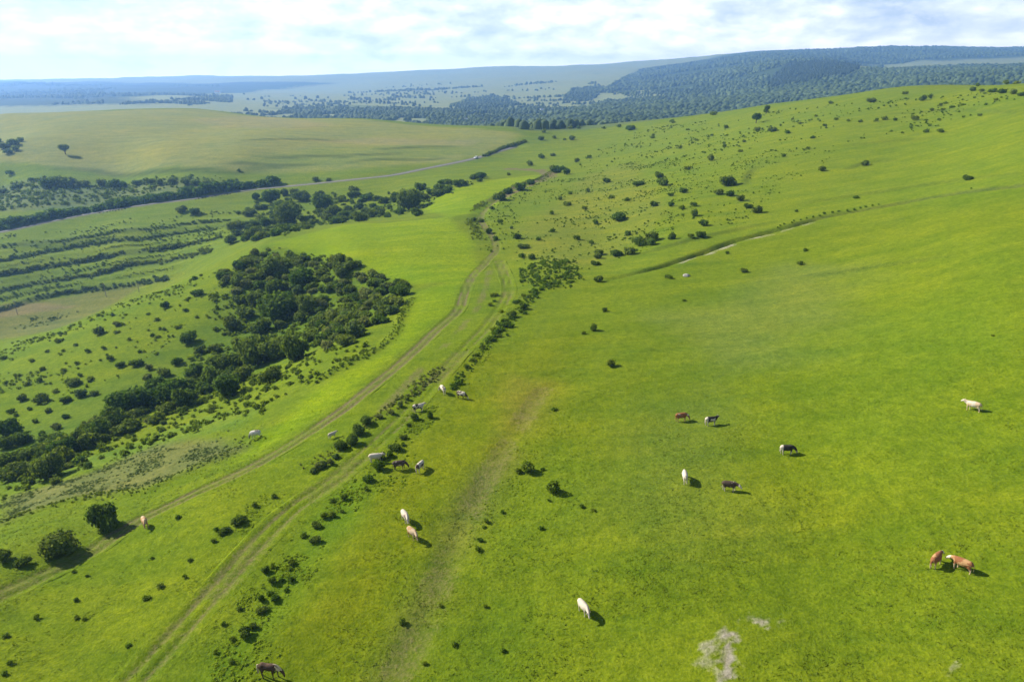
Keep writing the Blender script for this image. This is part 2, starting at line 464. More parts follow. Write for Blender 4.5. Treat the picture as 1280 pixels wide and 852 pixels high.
zone('350,860 480,640 560,560 600,500 560,560 480,700 470,870', (.142, .162, .004), 5, .5, 6)
zone('640,470 690,480 660,540 620,560', (.175, .160, .02), 4, .6, 6)
zone('640,290 740,215 800,200 830,260 760,330 700,330 650,320', (.150, .170, .018), 6, .75, 12)
zone('820,400 980,330 1080,330 1060,450 900,470', (.130, .165, .030), 9, .6, 12)
zone('800,520 900,470 960,640 860,700 760,640', (.112, .152, .018), 7, .6, 10)
zone('1000,420 1280,330 1290,560 1120,640 980,560', (.112, .162, .007), 9, .7, 12)
zone('0,655 80,625 180,610 300,562 285,545 190,556 110,590 0,622', C_WEED, 2.5, .95, 4)
zone('0,625 120,585 200,553 300,535 330,505 260,520 150,560 0,600', (.120, .175, .016), 3, .8, 5)
zone('0,600 100,556 200,505 330,462 440,420 495,385 480,350 330,310 290,350 250,400 130,480 0,540', (.085, .135, .010), 4, .8, 6)
zone('290,800 330,730 380,660 440,600 470,590 440,660 390,740 330,800 280,860 250,860', (.100, .168, .008), 2.5, .8, 5)
zone('500,852 545,770 590,660 640,570 600,590 540,690 490,790 460,852', (.130, .140, .030), 3, .7, 5)
zone('560,852 600,740 640,620 700,560 740,600 680,700 640,852', (.106, .160, .008), 6, .6, 8)
# woods and fields far away
zone('760,118 800,86 900,70 1000,62 1100,57 1290,57 1290,72 1150,76 1090,82 1130,104 1290,80 1290,100 1130,106 960,130 830,148', C_WOOD * 1.2, 60, .95, 90)
zone('1060,84 1150,78 1290,71 1290,77 1160,84 1085,88', C_FAR * .9, 25, .9, 40)
zone('735,120 800,113 850,114 850,121 790,124 745,129', C_FAR * 1.05, 15, .95, 15)
zone('900,118 925,115 925,118 905,120', C_FAR, 8, .9, 8)
zone('330,135 420,131 500,133 560,136 640,133 830,138 830,149 650,163 560,152 450,143', (.10, .13, .045), 14, .8, 14)
zone('-60,132 180,130 160,122 330,112 420,104 120,102 -60,103', (.028, .048, .026), 70, .95, 140)
wm = smooth(150, 330, X1 + 30 * wob) * smooth(620, 760, Y1 - .55 * X1 * smooth(900, 300, X1)) * (1 - smooth(2300, 2600, Y1)) * (tint[:, 0] > .155)
tint = tint * (1 - wm[:, None]) + C_WOOD * 1.4 * wm[:, None]
# tracks, ruts, bare soil
def band(poly, width, amt, fade=1.4, seed=31, thr=-.12):
    d, t, s = dist_line(poly, X1, Y1, width * 3 + 4)
    k = (1 - smooth(width * .5, width * fade, d)) * amt
    k *= smooth(thr - .1, thr + .22, fbm(X1, Y1, 9, 3, seed))
    return k, d, t
k, d, t = band(TRACK1, 1.7, .72, thr=-.3); dirt = np.maximum(dirt, k * (0.7 + .3 * smooth(.25, .6, t)))
dirt = np.maximum(dirt, .95 * np.exp(-((d - .9) / .40) ** 2) * smooth(-.3, .1, fbm(X1, Y1, 12, 2, 41)))
gg = smooth(.60, .70, t) * (1 - smooth(4.2, 7.0, d)) * 1.25; dirt = np.maximum(dirt, gg * smooth(-.25, .12, fbm(X1, Y1, 6, 3, 44)))
k, d, t = band(TRACK2, 2.2, .45, thr=-.12, seed=33); dirt = np.maximum(dirt, k)
dirt = np.maximum(dirt, .75 * np.exp(-((d - 1.0) / .40) ** 2) * smooth(-.26, .1, fbm(X1, Y1, 10, 2, 43)))
k, d, t = band(TRACK4, 1.2, .5, thr=-.1, seed=36); dirt = np.maximum(dirt, k)
k, d, t = band(TRACK3, 2.2, .36, thr=-.08, seed=35); dirt = np.maximum(dirt, k)
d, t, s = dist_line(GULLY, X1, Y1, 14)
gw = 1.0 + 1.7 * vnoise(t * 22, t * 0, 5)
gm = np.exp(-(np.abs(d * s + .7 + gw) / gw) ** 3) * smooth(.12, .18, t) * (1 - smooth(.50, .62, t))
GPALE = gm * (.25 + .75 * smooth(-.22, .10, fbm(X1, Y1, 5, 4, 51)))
dark = np.exp(-((d * s - .5) / (.9 + .9 * smooth(.5, .9, t))) ** 2) * smooth(.02, .1, t) * (.3 + .4 * smooth(.45, .6, t))  # shade of the ditch bank and its dark grass, painted as darker tint
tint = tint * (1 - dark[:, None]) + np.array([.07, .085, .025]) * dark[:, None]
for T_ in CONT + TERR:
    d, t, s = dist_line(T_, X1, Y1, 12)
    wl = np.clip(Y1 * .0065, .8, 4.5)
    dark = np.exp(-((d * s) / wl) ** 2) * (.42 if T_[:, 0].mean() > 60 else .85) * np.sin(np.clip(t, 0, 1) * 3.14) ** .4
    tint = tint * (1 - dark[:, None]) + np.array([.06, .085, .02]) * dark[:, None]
d, t, s = dist_line(ROAD, X1, Y1, 14)
k = (1 - smooth(3.6, 6.5, d)) * .7
tint = tint * (1 - k[:, None]) + np.array([.14, .13, .07]) * k[:, None]
pale = GPALE * .84
for txt, am in (('910,766 938,766 926,790 920,815 926,850 912,880 896,880 902,840 908,815 900,792', 1.2), ('940,772 978,776 966,790 948,788', 1.1), ('876,806 902,796 900,808 884,818', .9), ('868,828 898,826 896,836', .8),
                ('1195,810 1225,808 1215,830 1185,852 1170,850', 1.0), ('1040,752 1065,750 1060,760', .3)):
    m_, k_ = zone(txt, None, 1.0, am, 1.6)
    pale[m_] = np.maximum(pale[m_], k_ * smooth(-.14, .12, fbm(X1[m_], Y1[m_], 1.4, 5, 66, .75)))
for txt in ('640,500 690,490 670,530 630,560', '560,650 600,640 570,720 540,740', '300,700 350,640 380,615 400,610 360,660 310,720'):
    m_, k_ = zone(txt, None, 2, .5, 4)
    dirt[m_] = np.maximum(dirt[m_], k_ * smooth(-.02, .2, fbm(X1[m_], Y1[m_], 3, 4, 63, .6)))
m_, k_ = zone('0,655 80,625 180,610 300,562 285,545 190,556 110,590 0,622', None, 2, 1, 4); rough[m_] = np.maximum(rough[m_], k_)
m_, k_ = zone('0,600 100,556 200,505 330,462 440,420 495,385 480,350 330,310 290,350 250,400 130,480 0,540', None, 3, .8, 4); rough[m_] = np.maximum(rough[m_], k_)

# ------------------------------------------------------------------ materials
def new_mat(name):
    mt = bpy.data.materials.new(name); mt.use_nodes = True
    nt = mt.node_tree; nt.nodes.clear()
    o = nt.nodes.new('ShaderNodeOutputMaterial'); b = nt.nodes.new('ShaderNodeBsdfPrincipled')
    nt.links.new(b.outputs[0], o.inputs['Surface'])
    b.inputs['Roughness'].default_value = 0.9
    b.inputs['Specular IOR Level'].default_value = 0.15
    return mt, nt, b

def nnode(nt, vec, scale, detail=4, rough_=.55, dist=0):
    t = nt.nodes.new('ShaderNodeTexNoise'); t.inputs['Scale'].default_value = scale; t.inputs['Detail'].default_value = detail
    t.inputs['Roughness'].default_value = rough_; t.inputs['Distortion'].default_value = dist
    if vec is not None: nt.links.new(vec, t.inputs['Vector'])
    return t.outputs['Fac']

def maprange(nt, val, a, b, c, d_):
    t = nt.nodes.new('ShaderNodeMapRange')
    for k_, v_ in zip((1, 2, 3, 4), (a, b, c, d_)): t.inputs[k_].default_value = v_
    nt.links.new(val, t.inputs[0]); return t.outputs[0]

def mixrgb(nt, fac, a, b, mode='MIX'):
    t = nt.nodes.new('ShaderNodeMix'); t.data_type = 'RGBA'; t.blend_type = mode
    for sock, v_ in (('Factor', fac), ('A', a), ('B', b)):
        if hasattr(v_, 'links') or isinstance(v_, bpy.types.NodeSocket): nt.links.new(v_, t.inputs[sock])
        elif isinstance(v_, (int, float)): t.inputs[sock].default_value = v_
        else: t.inputs[sock].default_value = (*v_, 1) if len(v_) == 3 else v_
    return t.outputs['Result']

def math_(nt, op, a, b=None, c=None):
    t = nt.nodes.new('ShaderNodeMath'); t.operation = op
    for k_, v_ in enumerate((a, b, c)):
        if v_ is None: continue
        if isinstance(v_, (int, float)): t.inputs[k_].default_value = v_
        else: nt.links.new(v_, t.inputs[k_])
    return t.outputs[0]

def ground_material():
    mt, nt, b = new_mat('meadow_ground')
    def attr(n_):
        a = nt.nodes.new('ShaderNodeAttribute'); a.attribute_name = n_; return a
    pos = nt.nodes.new('ShaderNodeNewGeometry').outputs['Position']
    tn = attr('tint').outputs['Color']; dr = attr('dirt').outputs['Fac']; pa = attr('pale').outputs['Fac']; ro = attr('rough').outputs['Fac']
    big = nnode(nt, pos, .016, 4, .6)
    med = nnode(nt, pos, .11, 5, .62, .4)
    sml = nnode(nt, pos, .8, 5, .68)
    fin = nnode(nt, pos, 3.2, 4, .7)
    c = mixrgb(nt, maprange(nt, big, .36, .64, 0, 1), mixrgb(nt, 1.0, tn, (.91, .97, 1.1), 'MULTIPLY'), mixrgb(nt, 1.0, tn, (1.08, 1.03, .9), 'MULTIPLY'))
    c = mixrgb(nt, maprange(nt, med, .33, .67, 0, 1), mixrgb(nt, 1.0, c, (.86, .92, .94), 'MULTIPLY'), mixrgb(nt, 1.0, c, (1.09, 1.05, 1.05), 'MULTIPLY'))
    c = mixrgb(nt, maprange(nt, sml, .34, .66, 0, 1), mixrgb(nt, 1.0, c, (.76, .82, .80), 'MULTIPLY'), mixrgb(nt, 1.0, c, (1.18, 1.14, 1.15), 'MULTIPLY'))
    c = mixrgb(nt, maprange(nt, fin, .34, .66, 0, 1), mixrgb(nt, 1.0, c, (.76, .81, .78), 'MULTIPLY'), mixrgb(nt, 1.0, c, (1.18, 1.14, 1.15), 'MULTIPLY'))
    # faint terracettes trodden along the slope
    mpn = nt.nodes.new('ShaderNodeMapping'); mpn.inputs['Scale'].default_value = (.022, .15, .15); mpn.inputs['Rotation'].default_value = (0, 0, .12)
    nt.links.new(pos, mpn.inputs[0])
    stn = nnode(nt, mpn.outputs[0], 1.0, 6, .62, .5)
    c = mixrgb(nt, maprange(nt, stn, .36, .64, 0, 1), mixrgb(nt, 1.0, c, (.84, .90, .95), 'MULTIPLY'), mixrgb(nt, 1.0, c, (1.12, 1.06, 1.05), 'MULTIPLY'))
    # bare soil shows between the tufts
    sn = nnode(nt, pos, 1.6, 5, .7)
    f = maprange(nt, math_(nt, 'ADD', math_(nt, 'MULTIPLY', dr, .85), math_(nt, 'SUBTRACT', sn, .5)), .18, .62, 0, .85)
    soil = mixrgb(nt, maprange(nt, fin, .35, .65, 0, 1), (.088, .070, .036), (.175, .140, .078))
    c = mixrgb(nt, f, c, soil)
    f2 = maprange(nt, math_(nt, 'ADD', math_(nt, 'MULTIPLY', pa, .9), math_(nt, 'SUBTRACT', sn, .5)), .28, .86, 0, .9)
    chalk = mixrgb(nt, maprange(nt, sml, .35, .65, 0, 1), (.19, .165, .12), (.35, .315, .26))
    c = mixrgb(nt, f2, c, chalk)
    nt.links.new(c, b.inputs['Base Color'])
    b.inputs['Roughness'].default_value = 1.0; b.inputs['Specular IOR Level'].default_value = 0.03
    bm1 = nt.nodes.new('ShaderNodeBump'); bm1.inputs['Strength'].default_value = 0.6; bm1.inputs['Distance'].default_value = .28
    hs = math_(nt, 'ADD', math_(nt, 'MULTIPLY', sml, 1.0), math_(nt, 'MULTIPLY', fin, .45))
    hs = math_(nt, 'ADD', hs, math_(nt, 'MULTIPLY', med, 1.2))
    nt.links.new(hs, bm1.inputs['Height']); nt.links.new(bm1.outputs[0], b.inputs['Normal'])
    return mt
M_GROUND = ground_material()

# ------------------------------------------------------------------ ground sheet
idx = np.arange(NR * NC).reshape(NR, NC)
faces = np.stack([idx[:-1, :-1].ravel(), idx[:-1, 1:].ravel(), idx[1:, 1:].ravel(), idx[1:, :-1].ravel()], -1)
me = mesh_np('meadow_ground', np.stack([X1, Y1, H.ravel()], -1), faces, M_GROUND, True)
TN = np.clip(tint, 0, 1).reshape(NR, NC, 3); DG = dirt.reshape(NR, NC); PG = pale.reshape(NR, NC); RG = rough.reshape(NR, NC)
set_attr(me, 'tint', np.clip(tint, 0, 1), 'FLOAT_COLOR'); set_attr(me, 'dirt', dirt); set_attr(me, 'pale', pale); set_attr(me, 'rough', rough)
ground = link('meadow_ground', me)
tag(ground, 'rolling green pasture of short grass reaching to the far hills', 'ground', kind='structure')

# strips that lie on the ground: worn tracks share the earth and grass of the meadow, the road is asphalt
def strip(name, poly, halfwidth, lift, mat, label, across=6, ragged=.25, rut=.9):
    p = densify(poly[::3], 1.2) if ragged else poly
    dv = np.gradient(p[:, :2], axis=0); dv /= np.linalg.norm(dv, axis=1)[:, None] + 1e-9
    nn = np.stack([-dv[:, 1], dv[:, 0]], -1)
    offs = np.linspace(-1, 1, across + 1)
    V = []
    for o_ in offs:
        wv = halfwidth * (1 + ragged * 2 * fbm(p[:, 0] + 40 * np.sign(o_), p[:, 1], 5, 3, 71)) if abs(o_) > .99 else halfwidth
        q = p[:, :2] + nn * (o_ * wv)[:, None] if np.ndim(wv) else p[:, :2] + nn * o_ * wv
        V.append(np.concatenate([q, (Hat(q[:, 0], q[:, 1]) + (lift if abs(o_) < .9 or not ragged else -.05))[:, None]], 1))
    V = np.stack(V, 1); m_ = len(p)
    ii = np.arange(m_ * (across + 1)).reshape(m_, across + 1)
    fc = np.stack([ii[:-1, :-1].ravel(), ii[:-1, 1:].ravel(), ii[1:, 1:].ravel(), ii[1:, :-1].ravel()], -1)[:, ::-1]
    V = V.reshape(-1, 3)
    me = mesh_np(name, V, fc, mat, True)
    if mat is M_GROUND:
        set_attr(me, 'tint', np.stack([Hat(V[:, 0], V[:, 1], TN[:, :, k]) for k in range(3)], -1), 'FLOAT_COLOR')
        off_ = np.tile(offs * halfwidth, m_); nz_ = fbm(V[:, 0], V[:, 1], 15, 4, 75, .65)
        dr_ = np.maximum(.8 * Hat(V[:, 0], V[:, 1], DG), rut * np.exp(-((np.abs(off_) - .95) / .34) ** 2) * smooth(-.2, .14, nz_))
        set_attr(me, 'dirt', dr_ * (1 - smooth(.75, 1.0, np.abs(off_) / halfwidth)) + Hat(V[:, 0], V[:, 1], DG) * smooth(.75, 1.0, np.abs(off_) / halfwidth)); set_attr(me, 'pale', Hat(V[:, 0], V[:, 1], PG)); set_attr(me, 'rough', Hat(V[:, 0], V[:, 1], RG))
    o = link(name, me)
    tag(o, label, 'road' if 'road' in name else 'track', kind='structure')
    return o, p
M_ASPH, nt, b = new_mat('asphalt')
pos = nt.nodes.new('ShaderNodeNewGeometry').outputs['Position']
nt.links.new(mixrgb(nt, nnode(nt, pos, .35, 5), (.11, .107, .10), (.18, .175, .165)), b.inputs['Base Color'])
H0 = H.copy()
strip('asphalt_road', ROAD, 2.7, .16, M_ASPH, 'pale grey country road crossing the valley below the plateau', 4, 0)
strip('dirt_track', TRACK1, 2.4, .035, M_GROUND, 'winding rutted dirt track running through the meadow to the road', across=18, rut=.9)
strip('dirt_track', TRACK2, 2.6, .035, M_GROUND, 'grassy double rut track beside the long row of shrubs', across=18, rut=.62)

# ------------------------------------------------------------------ haze
zmin = H.min() - 1.0; zmax = max(H.max(), CAMZ) + 26
bx0, bx1, by0, by1 = -10400, 10400, -120, YS[-1] + 60
hv = [(x, y, z) for z in (zmin, zmax) for y in (by0, by1) for x in (bx0, bx1)]
hf = [(0, 2, 3, 1), (4, 5, 7, 6), (0, 1, 5, 4), (2, 6, 7, 3), (0, 4, 6, 2), (1, 3, 7, 5)]
hme = bpy.data.meshes.new('haze'); hme.from_pydata(hv, [], hf); hme.update()
mh = bpy.data.materials.new('haze_air'); mh.use_nodes = True
mh.node_tree.nodes.clear()
ho = mh.node_tree.nodes.new('ShaderNodeOutputMaterial'); hp = mh.node_tree.nodes.new('ShaderNodeVolumePrincipled')
hp.inputs['Color'].default_value = (.26, .50, 1.0, 1); hp.inputs['Density'].default_value = HAZE_DENSITY
hp.inputs['Anisotropy'].default_value = .35
mh.node_tree.links.new(hp.outputs[0], ho.inputs['Volume'])
hme.materials.append(mh)
tag(link('haze', hme), 'pale blue summer haze filling the air over the valley', 'haze', kind='stuff')
# ------------------------------------------------------------------ foliage
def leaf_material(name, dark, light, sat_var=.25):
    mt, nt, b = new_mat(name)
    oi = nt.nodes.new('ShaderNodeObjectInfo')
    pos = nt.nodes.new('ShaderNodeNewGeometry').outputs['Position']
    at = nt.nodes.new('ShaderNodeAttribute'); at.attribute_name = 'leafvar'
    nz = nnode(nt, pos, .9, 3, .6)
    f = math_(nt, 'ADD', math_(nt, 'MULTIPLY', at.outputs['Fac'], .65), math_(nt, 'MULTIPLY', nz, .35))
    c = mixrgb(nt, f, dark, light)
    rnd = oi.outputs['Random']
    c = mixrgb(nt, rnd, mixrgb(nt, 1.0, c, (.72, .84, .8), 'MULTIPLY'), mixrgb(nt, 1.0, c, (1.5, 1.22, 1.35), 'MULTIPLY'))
    nt.links.new(c, b.inputs['Base Color'])
    b.inputs['Roughness'].default_value = .85; b.inputs['Specular IOR Level'].default_value = .03
    tr = nt.nodes.new('ShaderNodeBsdfTranslucent'); nt.links.new(mixrgb(nt, 1.0, c, (1.25, 1.35, .6), 'MULTIPLY'), tr.inputs['Color'])
    mx = nt.nodes.new('ShaderNodeMixShader'); mx.inputs[0].default_value = .33
    o = [q for q in nt.nodes if q.type == 'OUTPUT_MATERIAL'][0]
    nt.links.new(b.outputs[0], mx.inputs[1]); nt.links.new(tr.outputs[0], mx.inputs[2]); nt.links.new(mx.outputs[0], o.inputs['Surface'])
    return mt
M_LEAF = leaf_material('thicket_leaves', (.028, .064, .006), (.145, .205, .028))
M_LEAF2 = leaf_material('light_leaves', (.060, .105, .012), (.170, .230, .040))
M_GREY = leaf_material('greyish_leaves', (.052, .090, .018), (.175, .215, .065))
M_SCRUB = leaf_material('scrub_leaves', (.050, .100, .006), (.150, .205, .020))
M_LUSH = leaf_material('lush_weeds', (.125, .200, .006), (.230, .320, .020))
M_BARK, nt, b = new_mat('bark')
nt.links.new(mixrgb(nt, nnode(nt, None, 14, 4), (.06, .045, .03), (.14, .11, .08)), b.inputs['Base Color'])

def foliage(seed, leaves, leaf, squash=.8, lobes=6, core=True, spread=.55, upb=0.0):
    """lumpy crown: leaf quads through several lobes round a leafy core. radius about 1, base at z=0"""
    r = np.random.RandomState(seed)
    cs = []; rs = []
    for k in range(lobes):
        a = r.rand() * 6.28; q = spread * math.sqrt(r.rand())
        cs.append((math.cos(a) * q, math.sin(a) * q, squash * (.45 + .75 * r.rand() * (1 - .5 * q)))); rs.append((.38 + .22 * r.rand()))
    cs.append((0, 0, squash * .7)); rs.append(.6)
    cs = np.array(cs); rs = np.array(rs)
    k = r.choice(len(rs), leaves, p=rs ** 2 / (rs ** 2).sum())
    u = r.normal(size=(leaves, 3)); u /= np.linalg.norm(u, axis=1)[:, None]
    rr = rs[k] * (1.02 - .38 * r.rand(leaves) ** 2)
    p = cs[k] + u * rr[:, None] * np.array([1, 1, squash])
    keep = p[:, 2] > .02; p = p[keep]; u = u[keep]; m = len(p)
    nrm = u + .75 * r.normal(size=(m, 3)); nrm[:, 2] += upb; nrm /= np.linalg.norm(nrm, axis=1)[:, None]
    t = np.cross(nrm, r.normal(size=(m, 3))); t /= np.linalg.norm(t, axis=1)[:, None] + 1e-9
    bt = np.cross(nrm, t)
    s1 = leaf * (.6 + .8 * r.rand(m))[:, None]; s2 = s1 * (.55 + .3 * r.rand(m))[:, None]
    V = np.stack([p - t * s1, p + bt * s2, p + t * s1, p - bt * s2], 1).reshape(-1, 3)
    V[:, 2] = np.maximum(V[:, 2], 0)
    Fq = np.arange(4 * m).reshape(m, 4)
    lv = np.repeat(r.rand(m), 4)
    if core:
        for c_, q_ in zip(cs, rs):
            bm = bmesh.new(); bmesh.ops.create_icosphere(bm, subdivisions=1, radius=1)
            bm.verts.ensure_lookup_table()
            w = np.array([v_.co[:] for v_ in bm.verts]); w *= (q_ * (.74 + .16 * r.rand(len(w))))[:, None] * np.array([1, 1, squash]); w += c_
            w[:, 2] = np.maximum(w[:, 2], 0)
            tri = np.array([[v_.index for v_ in f_.verts] for f_ in bm.faces]); bm.free()
            tri4 = np.concatenate([tri, tri[:, 2:3]], 1) + len(V)
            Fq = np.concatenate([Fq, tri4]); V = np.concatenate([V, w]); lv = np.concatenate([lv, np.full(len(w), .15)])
    return V, Fq, lv

def fol_mesh(name, data, mat):
    V, Fq, lv = data
    # triangles are stored as degenerate quads: split into a clean list
    me = bpy.data.meshes.new(name)
    fl = [tuple(f_) if f_[2] != f_[3] else tuple(f_[:3]) for f_ in Fq.tolist()]
    me.from_pydata(V.tolist(), [], fl); me.update()
    set_attr(me, 'leafvar', lv)
    me.materials.append(mat)
    return me

def lod(prefix, n_, leaves, leaf, mat, **kw):
    return [fol_mesh(prefix, foliage(100 + 17 * k + leaves, leaves, leaf, **kw), mat) for k in range(n_)]
BIG = lod('crown', 6, 1500, .085, M_LEAF, squash=.85, lobes=8)
BIGL = lod('crown', 2, 1500, .085, M_LEAF2, squash=.85, lobes=8)
MED = lod('foliage', 6, 560, .12, M_LEAF, squash=.7, lobes=7, spread=.68)
MEDG = lod('foliage', 4, 480, .12, M_GREY, squash=.7, lobes=6)
MEDL = lod('foliage', 3, 480, .13, M_LEAF2, squash=.7, lobes=6)
SML = lod('foliage', 6, 230, .17, M_SCRUB, squash=.65, lobes=6, spread=.8, core=False)
SMLD = lod('foliage', 5, 230, .17, M_LEAF, squash=.65, lobes=6, spread=.8, core=False)
SPIKY = lod('foliage', 3, 420, .15, M_SCRUB, squash=.75, lobes=5, core=False, spread=.5)

def stem_mesh(h=.55, r0=.07, limbs=5, seed=0):
    r = random.Random(seed); bm = bmesh.new()
    def limb(a, b_, ra, rb):
        a = Vector(a); b_ = Vector(b_); d_ = (b_ - a).normalized(); x = d_.orthogonal().normalized(); y = d_.cross(x)
        A = [bm.verts.new(a + (x * math.cos(k * 1.0472) + y * math.sin(k * 1.0472)) * ra) for k in range(6)]
        B = [bm.verts.new(b_ + (x * math.cos(k * 1.0472) + y * math.sin(k * 1.0472)) * rb) for k in range(6)]
        for k in range(6): bm.faces.new((A[k], A[(k + 1) % 6], B[(k + 1) % 6], B[k]))
        bm.faces.new(B)
    limb((0, 0, -.08), (0, 0, h * .5), r0, r0 * .8)
    for k in range(limbs):
        an = k * 6.283 / limbs + r.random()
        limb((0, 0, h * .4), (math.cos(an) * .35, math.sin(an) * .35, h * (.9 + .4 * r.random())), r0 * .6, r0 * .25)
    me = bpy.data.meshes.new('stem'); bm.to_mesh(me); bm.free(); me.materials.append(M_BARK)
    return me
STEMS = [stem_mesh(seed=k) for k in range(3)]
TRUNK = stem_mesh(1.0, .10, 6, 9)

rnd = random.Random(11)
def place_shrubs(txt, name, label, category, group, big=None, med=None, sml=None, asp=1.0, sink=.06, grow=1.08):
    q = np.array([[float(v_) for v_ in t.split(',')] for t in txt.split()])
    g = cast(q[:, 0], q[:, 1])
    for k in range(len(q)):
        dep = g[k, 1] * cp - (g[k, 2] - CAMZ) * sp
        wpx = q[k, 2]; rad_ = .5 * wpx * dep / F * grow
        lib = (big or BIG) if wpx >= 20 else (med or MED) if wpx >= 10 else (sml or SMLD)
        me = lib[rnd.randrange(len(lib))]
        s = (rad_ * rnd.uniform(.92, 1.08), rad_ * rnd.uniform(.85, 1.05), rad_ * rnd.uniform(.85, 1.2) * (1.25 if wpx < 13 else 1.0) * asp)
        rz = rnd.uniform(0, 6.28)
        if wpx >= 14:
            o = link(name, None); fo = link('foliage', me, o); st = link('stem', STEMS[k % 3], o)
        else:
            o = link(name, me)
        o.location = (g[k, 0], g[k, 1], g[k, 2] - sink * rad_); o.rotation_euler = (0, 0, rz); o.scale = s
        tag(o, label(*q[k]) if callable(label) else label, category, group)

RAVINE_BIG = """279,350,16 296,358,20 336,343,32 375,357,30 346,397,50 290,412,22 328,415,24 350,410,16 387,426,17 404,433,16 370,450,36 350,446,46 323,455,44
283,462,36 303,475,30 339,477,26 215,498,36 195,491,26 262,484,28 289,494,40 180,495,19 163,515,40 139,534,32 120,541,26 105,553,22 79,568,30 94,556,20 178,517,15
130,551,16 62,596,34 19,586,36 6,596,20 13,543,28 30,553,22 8,560,20 235,428,22 245,470,20 232,486,22 308,395,18 320,380,20 300,378,14 268,440,16 313,432,18
40,580,24 50,566,20 150,505,22 205,470,16 222,455,14 250,440,14 300,336,16 314,330,18 322,350,18 342,368,22 360,380,20"""
place_shrubs(RAVINE_BIG, 'thicket_tree', lambda x, y, w_: 'dark rounded tree at the lower end of the ravine, facing the weedy patch' if x < 110 else
             'dark rounded tree in the middle reach of the ravine thicket' if x < 275 else 'broad dark tree at the head of the ravine under the spur crown' if w_ >= 24 else
             'smaller rounded tree at the head of the ravine under the spur crown', 'tree', 'dark trees filling the ravine', grow=1.2, big=BIG + BIGL[:1], med=MED + MEDL[:1])
place_shrubs('386,390,30', 'thicket_tree', 'brighter green rounded tree in the middle of the ravine thicket', 'tree', None, big=BIGL)
place_shrubs('99,579,18 86,584,16 70,604,14 36,606,16 110,585,12', 'yellow_green_bush', 'yellow green bush on the sunny lower edge of the ravine thicket', 'bush', 'yellow green bushes at the ravine edge', med=MEDL)
# the olive thicket on the right shoulder of the ravine
rr = np.random.RandomState(3)
def scatter_px(txt, n_, wmin, wmax, mind=.5):
    """evenly spread positions inside an outline of the photograph, on the ground, in metres"""
    q = pl(txt); g = cast(q[:, 0], q[:, 1]); x0, y0 = g[:, :2].min(0); x1, y1 = g[:, :2].max(0)
    acc = []; tries = 0
    while len(acc) < n_ and tries < 60:
        c = np.stack([rr.uniform(x0, x1, 4000), rr.uniform(y0, y1, 4000)], -1)
        c = c[poly_sd(g, c[:, 0], c[:, 1]) < 0]
        for p_ in c:
            w_ = rr.uniform(wmin, wmax)
            if all((p_[0] - a_[0]) ** 2 + (p_[1] - a_[1]) ** 2 > (mind * (w_ + a_[2])) ** 2 for a_ in acc):
                acc.append((p_[0], p_[1], w_))
                if len(acc) >= n_: break
        tries += 1
    return np.array(acc)
def place_m(acc, name, label, category, group, lib, asp=1.0, parts=True):
    z = Hat(acc[:, 0], acc[:, 1])
    for k in range(len(acc)):
        me = lib[rnd.randrange(len(lib))]; r_ = acc[k, 2]
        if parts:
            o = link(name, None); link('foliage', me, o); link('stem', STEMS[k % 3], o)
        else: o = link(name, me)
        o.location = (acc[k, 0], acc[k, 1], z[k] - .06 * r_); o.rotation_euler = (0, 0, rnd.uniform(0, 6.28))
        o.scale = (r_ * rnd.uniform(.9, 1.1), r_ * rnd.uniform(.85, 1.1), r_ * rnd.uniform(.8, 1.15) * asp)
        tag(o, label(*acc[k]) if callable(label) else label, category, group)
TH = scatter_px('345,330 400,322 450,328 490,352 510,362 500,385 480,410 450,428 410,440 385,420 370,380 350,350', 130, 1.7, 3.0, .38)
place_m(TH, 'thicket_shrub', lambda x, y, r_: 'olive shrub on the outer edge of the thicket beside the overgrown bank' if dist_line(BANK1, np.array([x]), np.array([y]), 40)[0][0] < 11 else
        'stout olive shrub inside the dense thicket under the bright knoll' if r_ > 2.2 else 'smaller olive shrub squeezed inside the dense thicket under the bright knoll', 'bush', 'olive shrubs on the shoulder of the ravine', MED[:3] + MEDG[:3] + MEDL[:2])
TH3 = scatter_px('0,600 50,560 120,532 200,492 270,462 330,440 310,470 230,512 130,560 50,600', 42, 1.8, 3.4, .42)
place_m(TH3, 'thicket_tree', 'dark leafy tree filling the bottom of the ravine between larger ones', 'tree', 'dark trees filling the ravine', MED + BIG[:2])
TH4 = scatter_px('285,306 298,264 335,244 430,237 540,233 620,219 565,238 528,266 450,275 400,284 340,301', 85, 2.2, 4.6, .40)
place_m(TH4, 'gully_shrub', 'bushy tree in the dense gully wood behind the bright knoll', 'tree', 'bushy trees in the gully wood', MED)
TH2 = scatter_px('270,345 330,312 390,318 360,345 330,360 290,372', 34, 1.6, 2.9, .45)
place_m(TH2, 'slope_bush', 'grey green bush on the crown of the spur above the ravine', 'bush', 'bushes on the crown of the spur', MEDG + MED[:2])

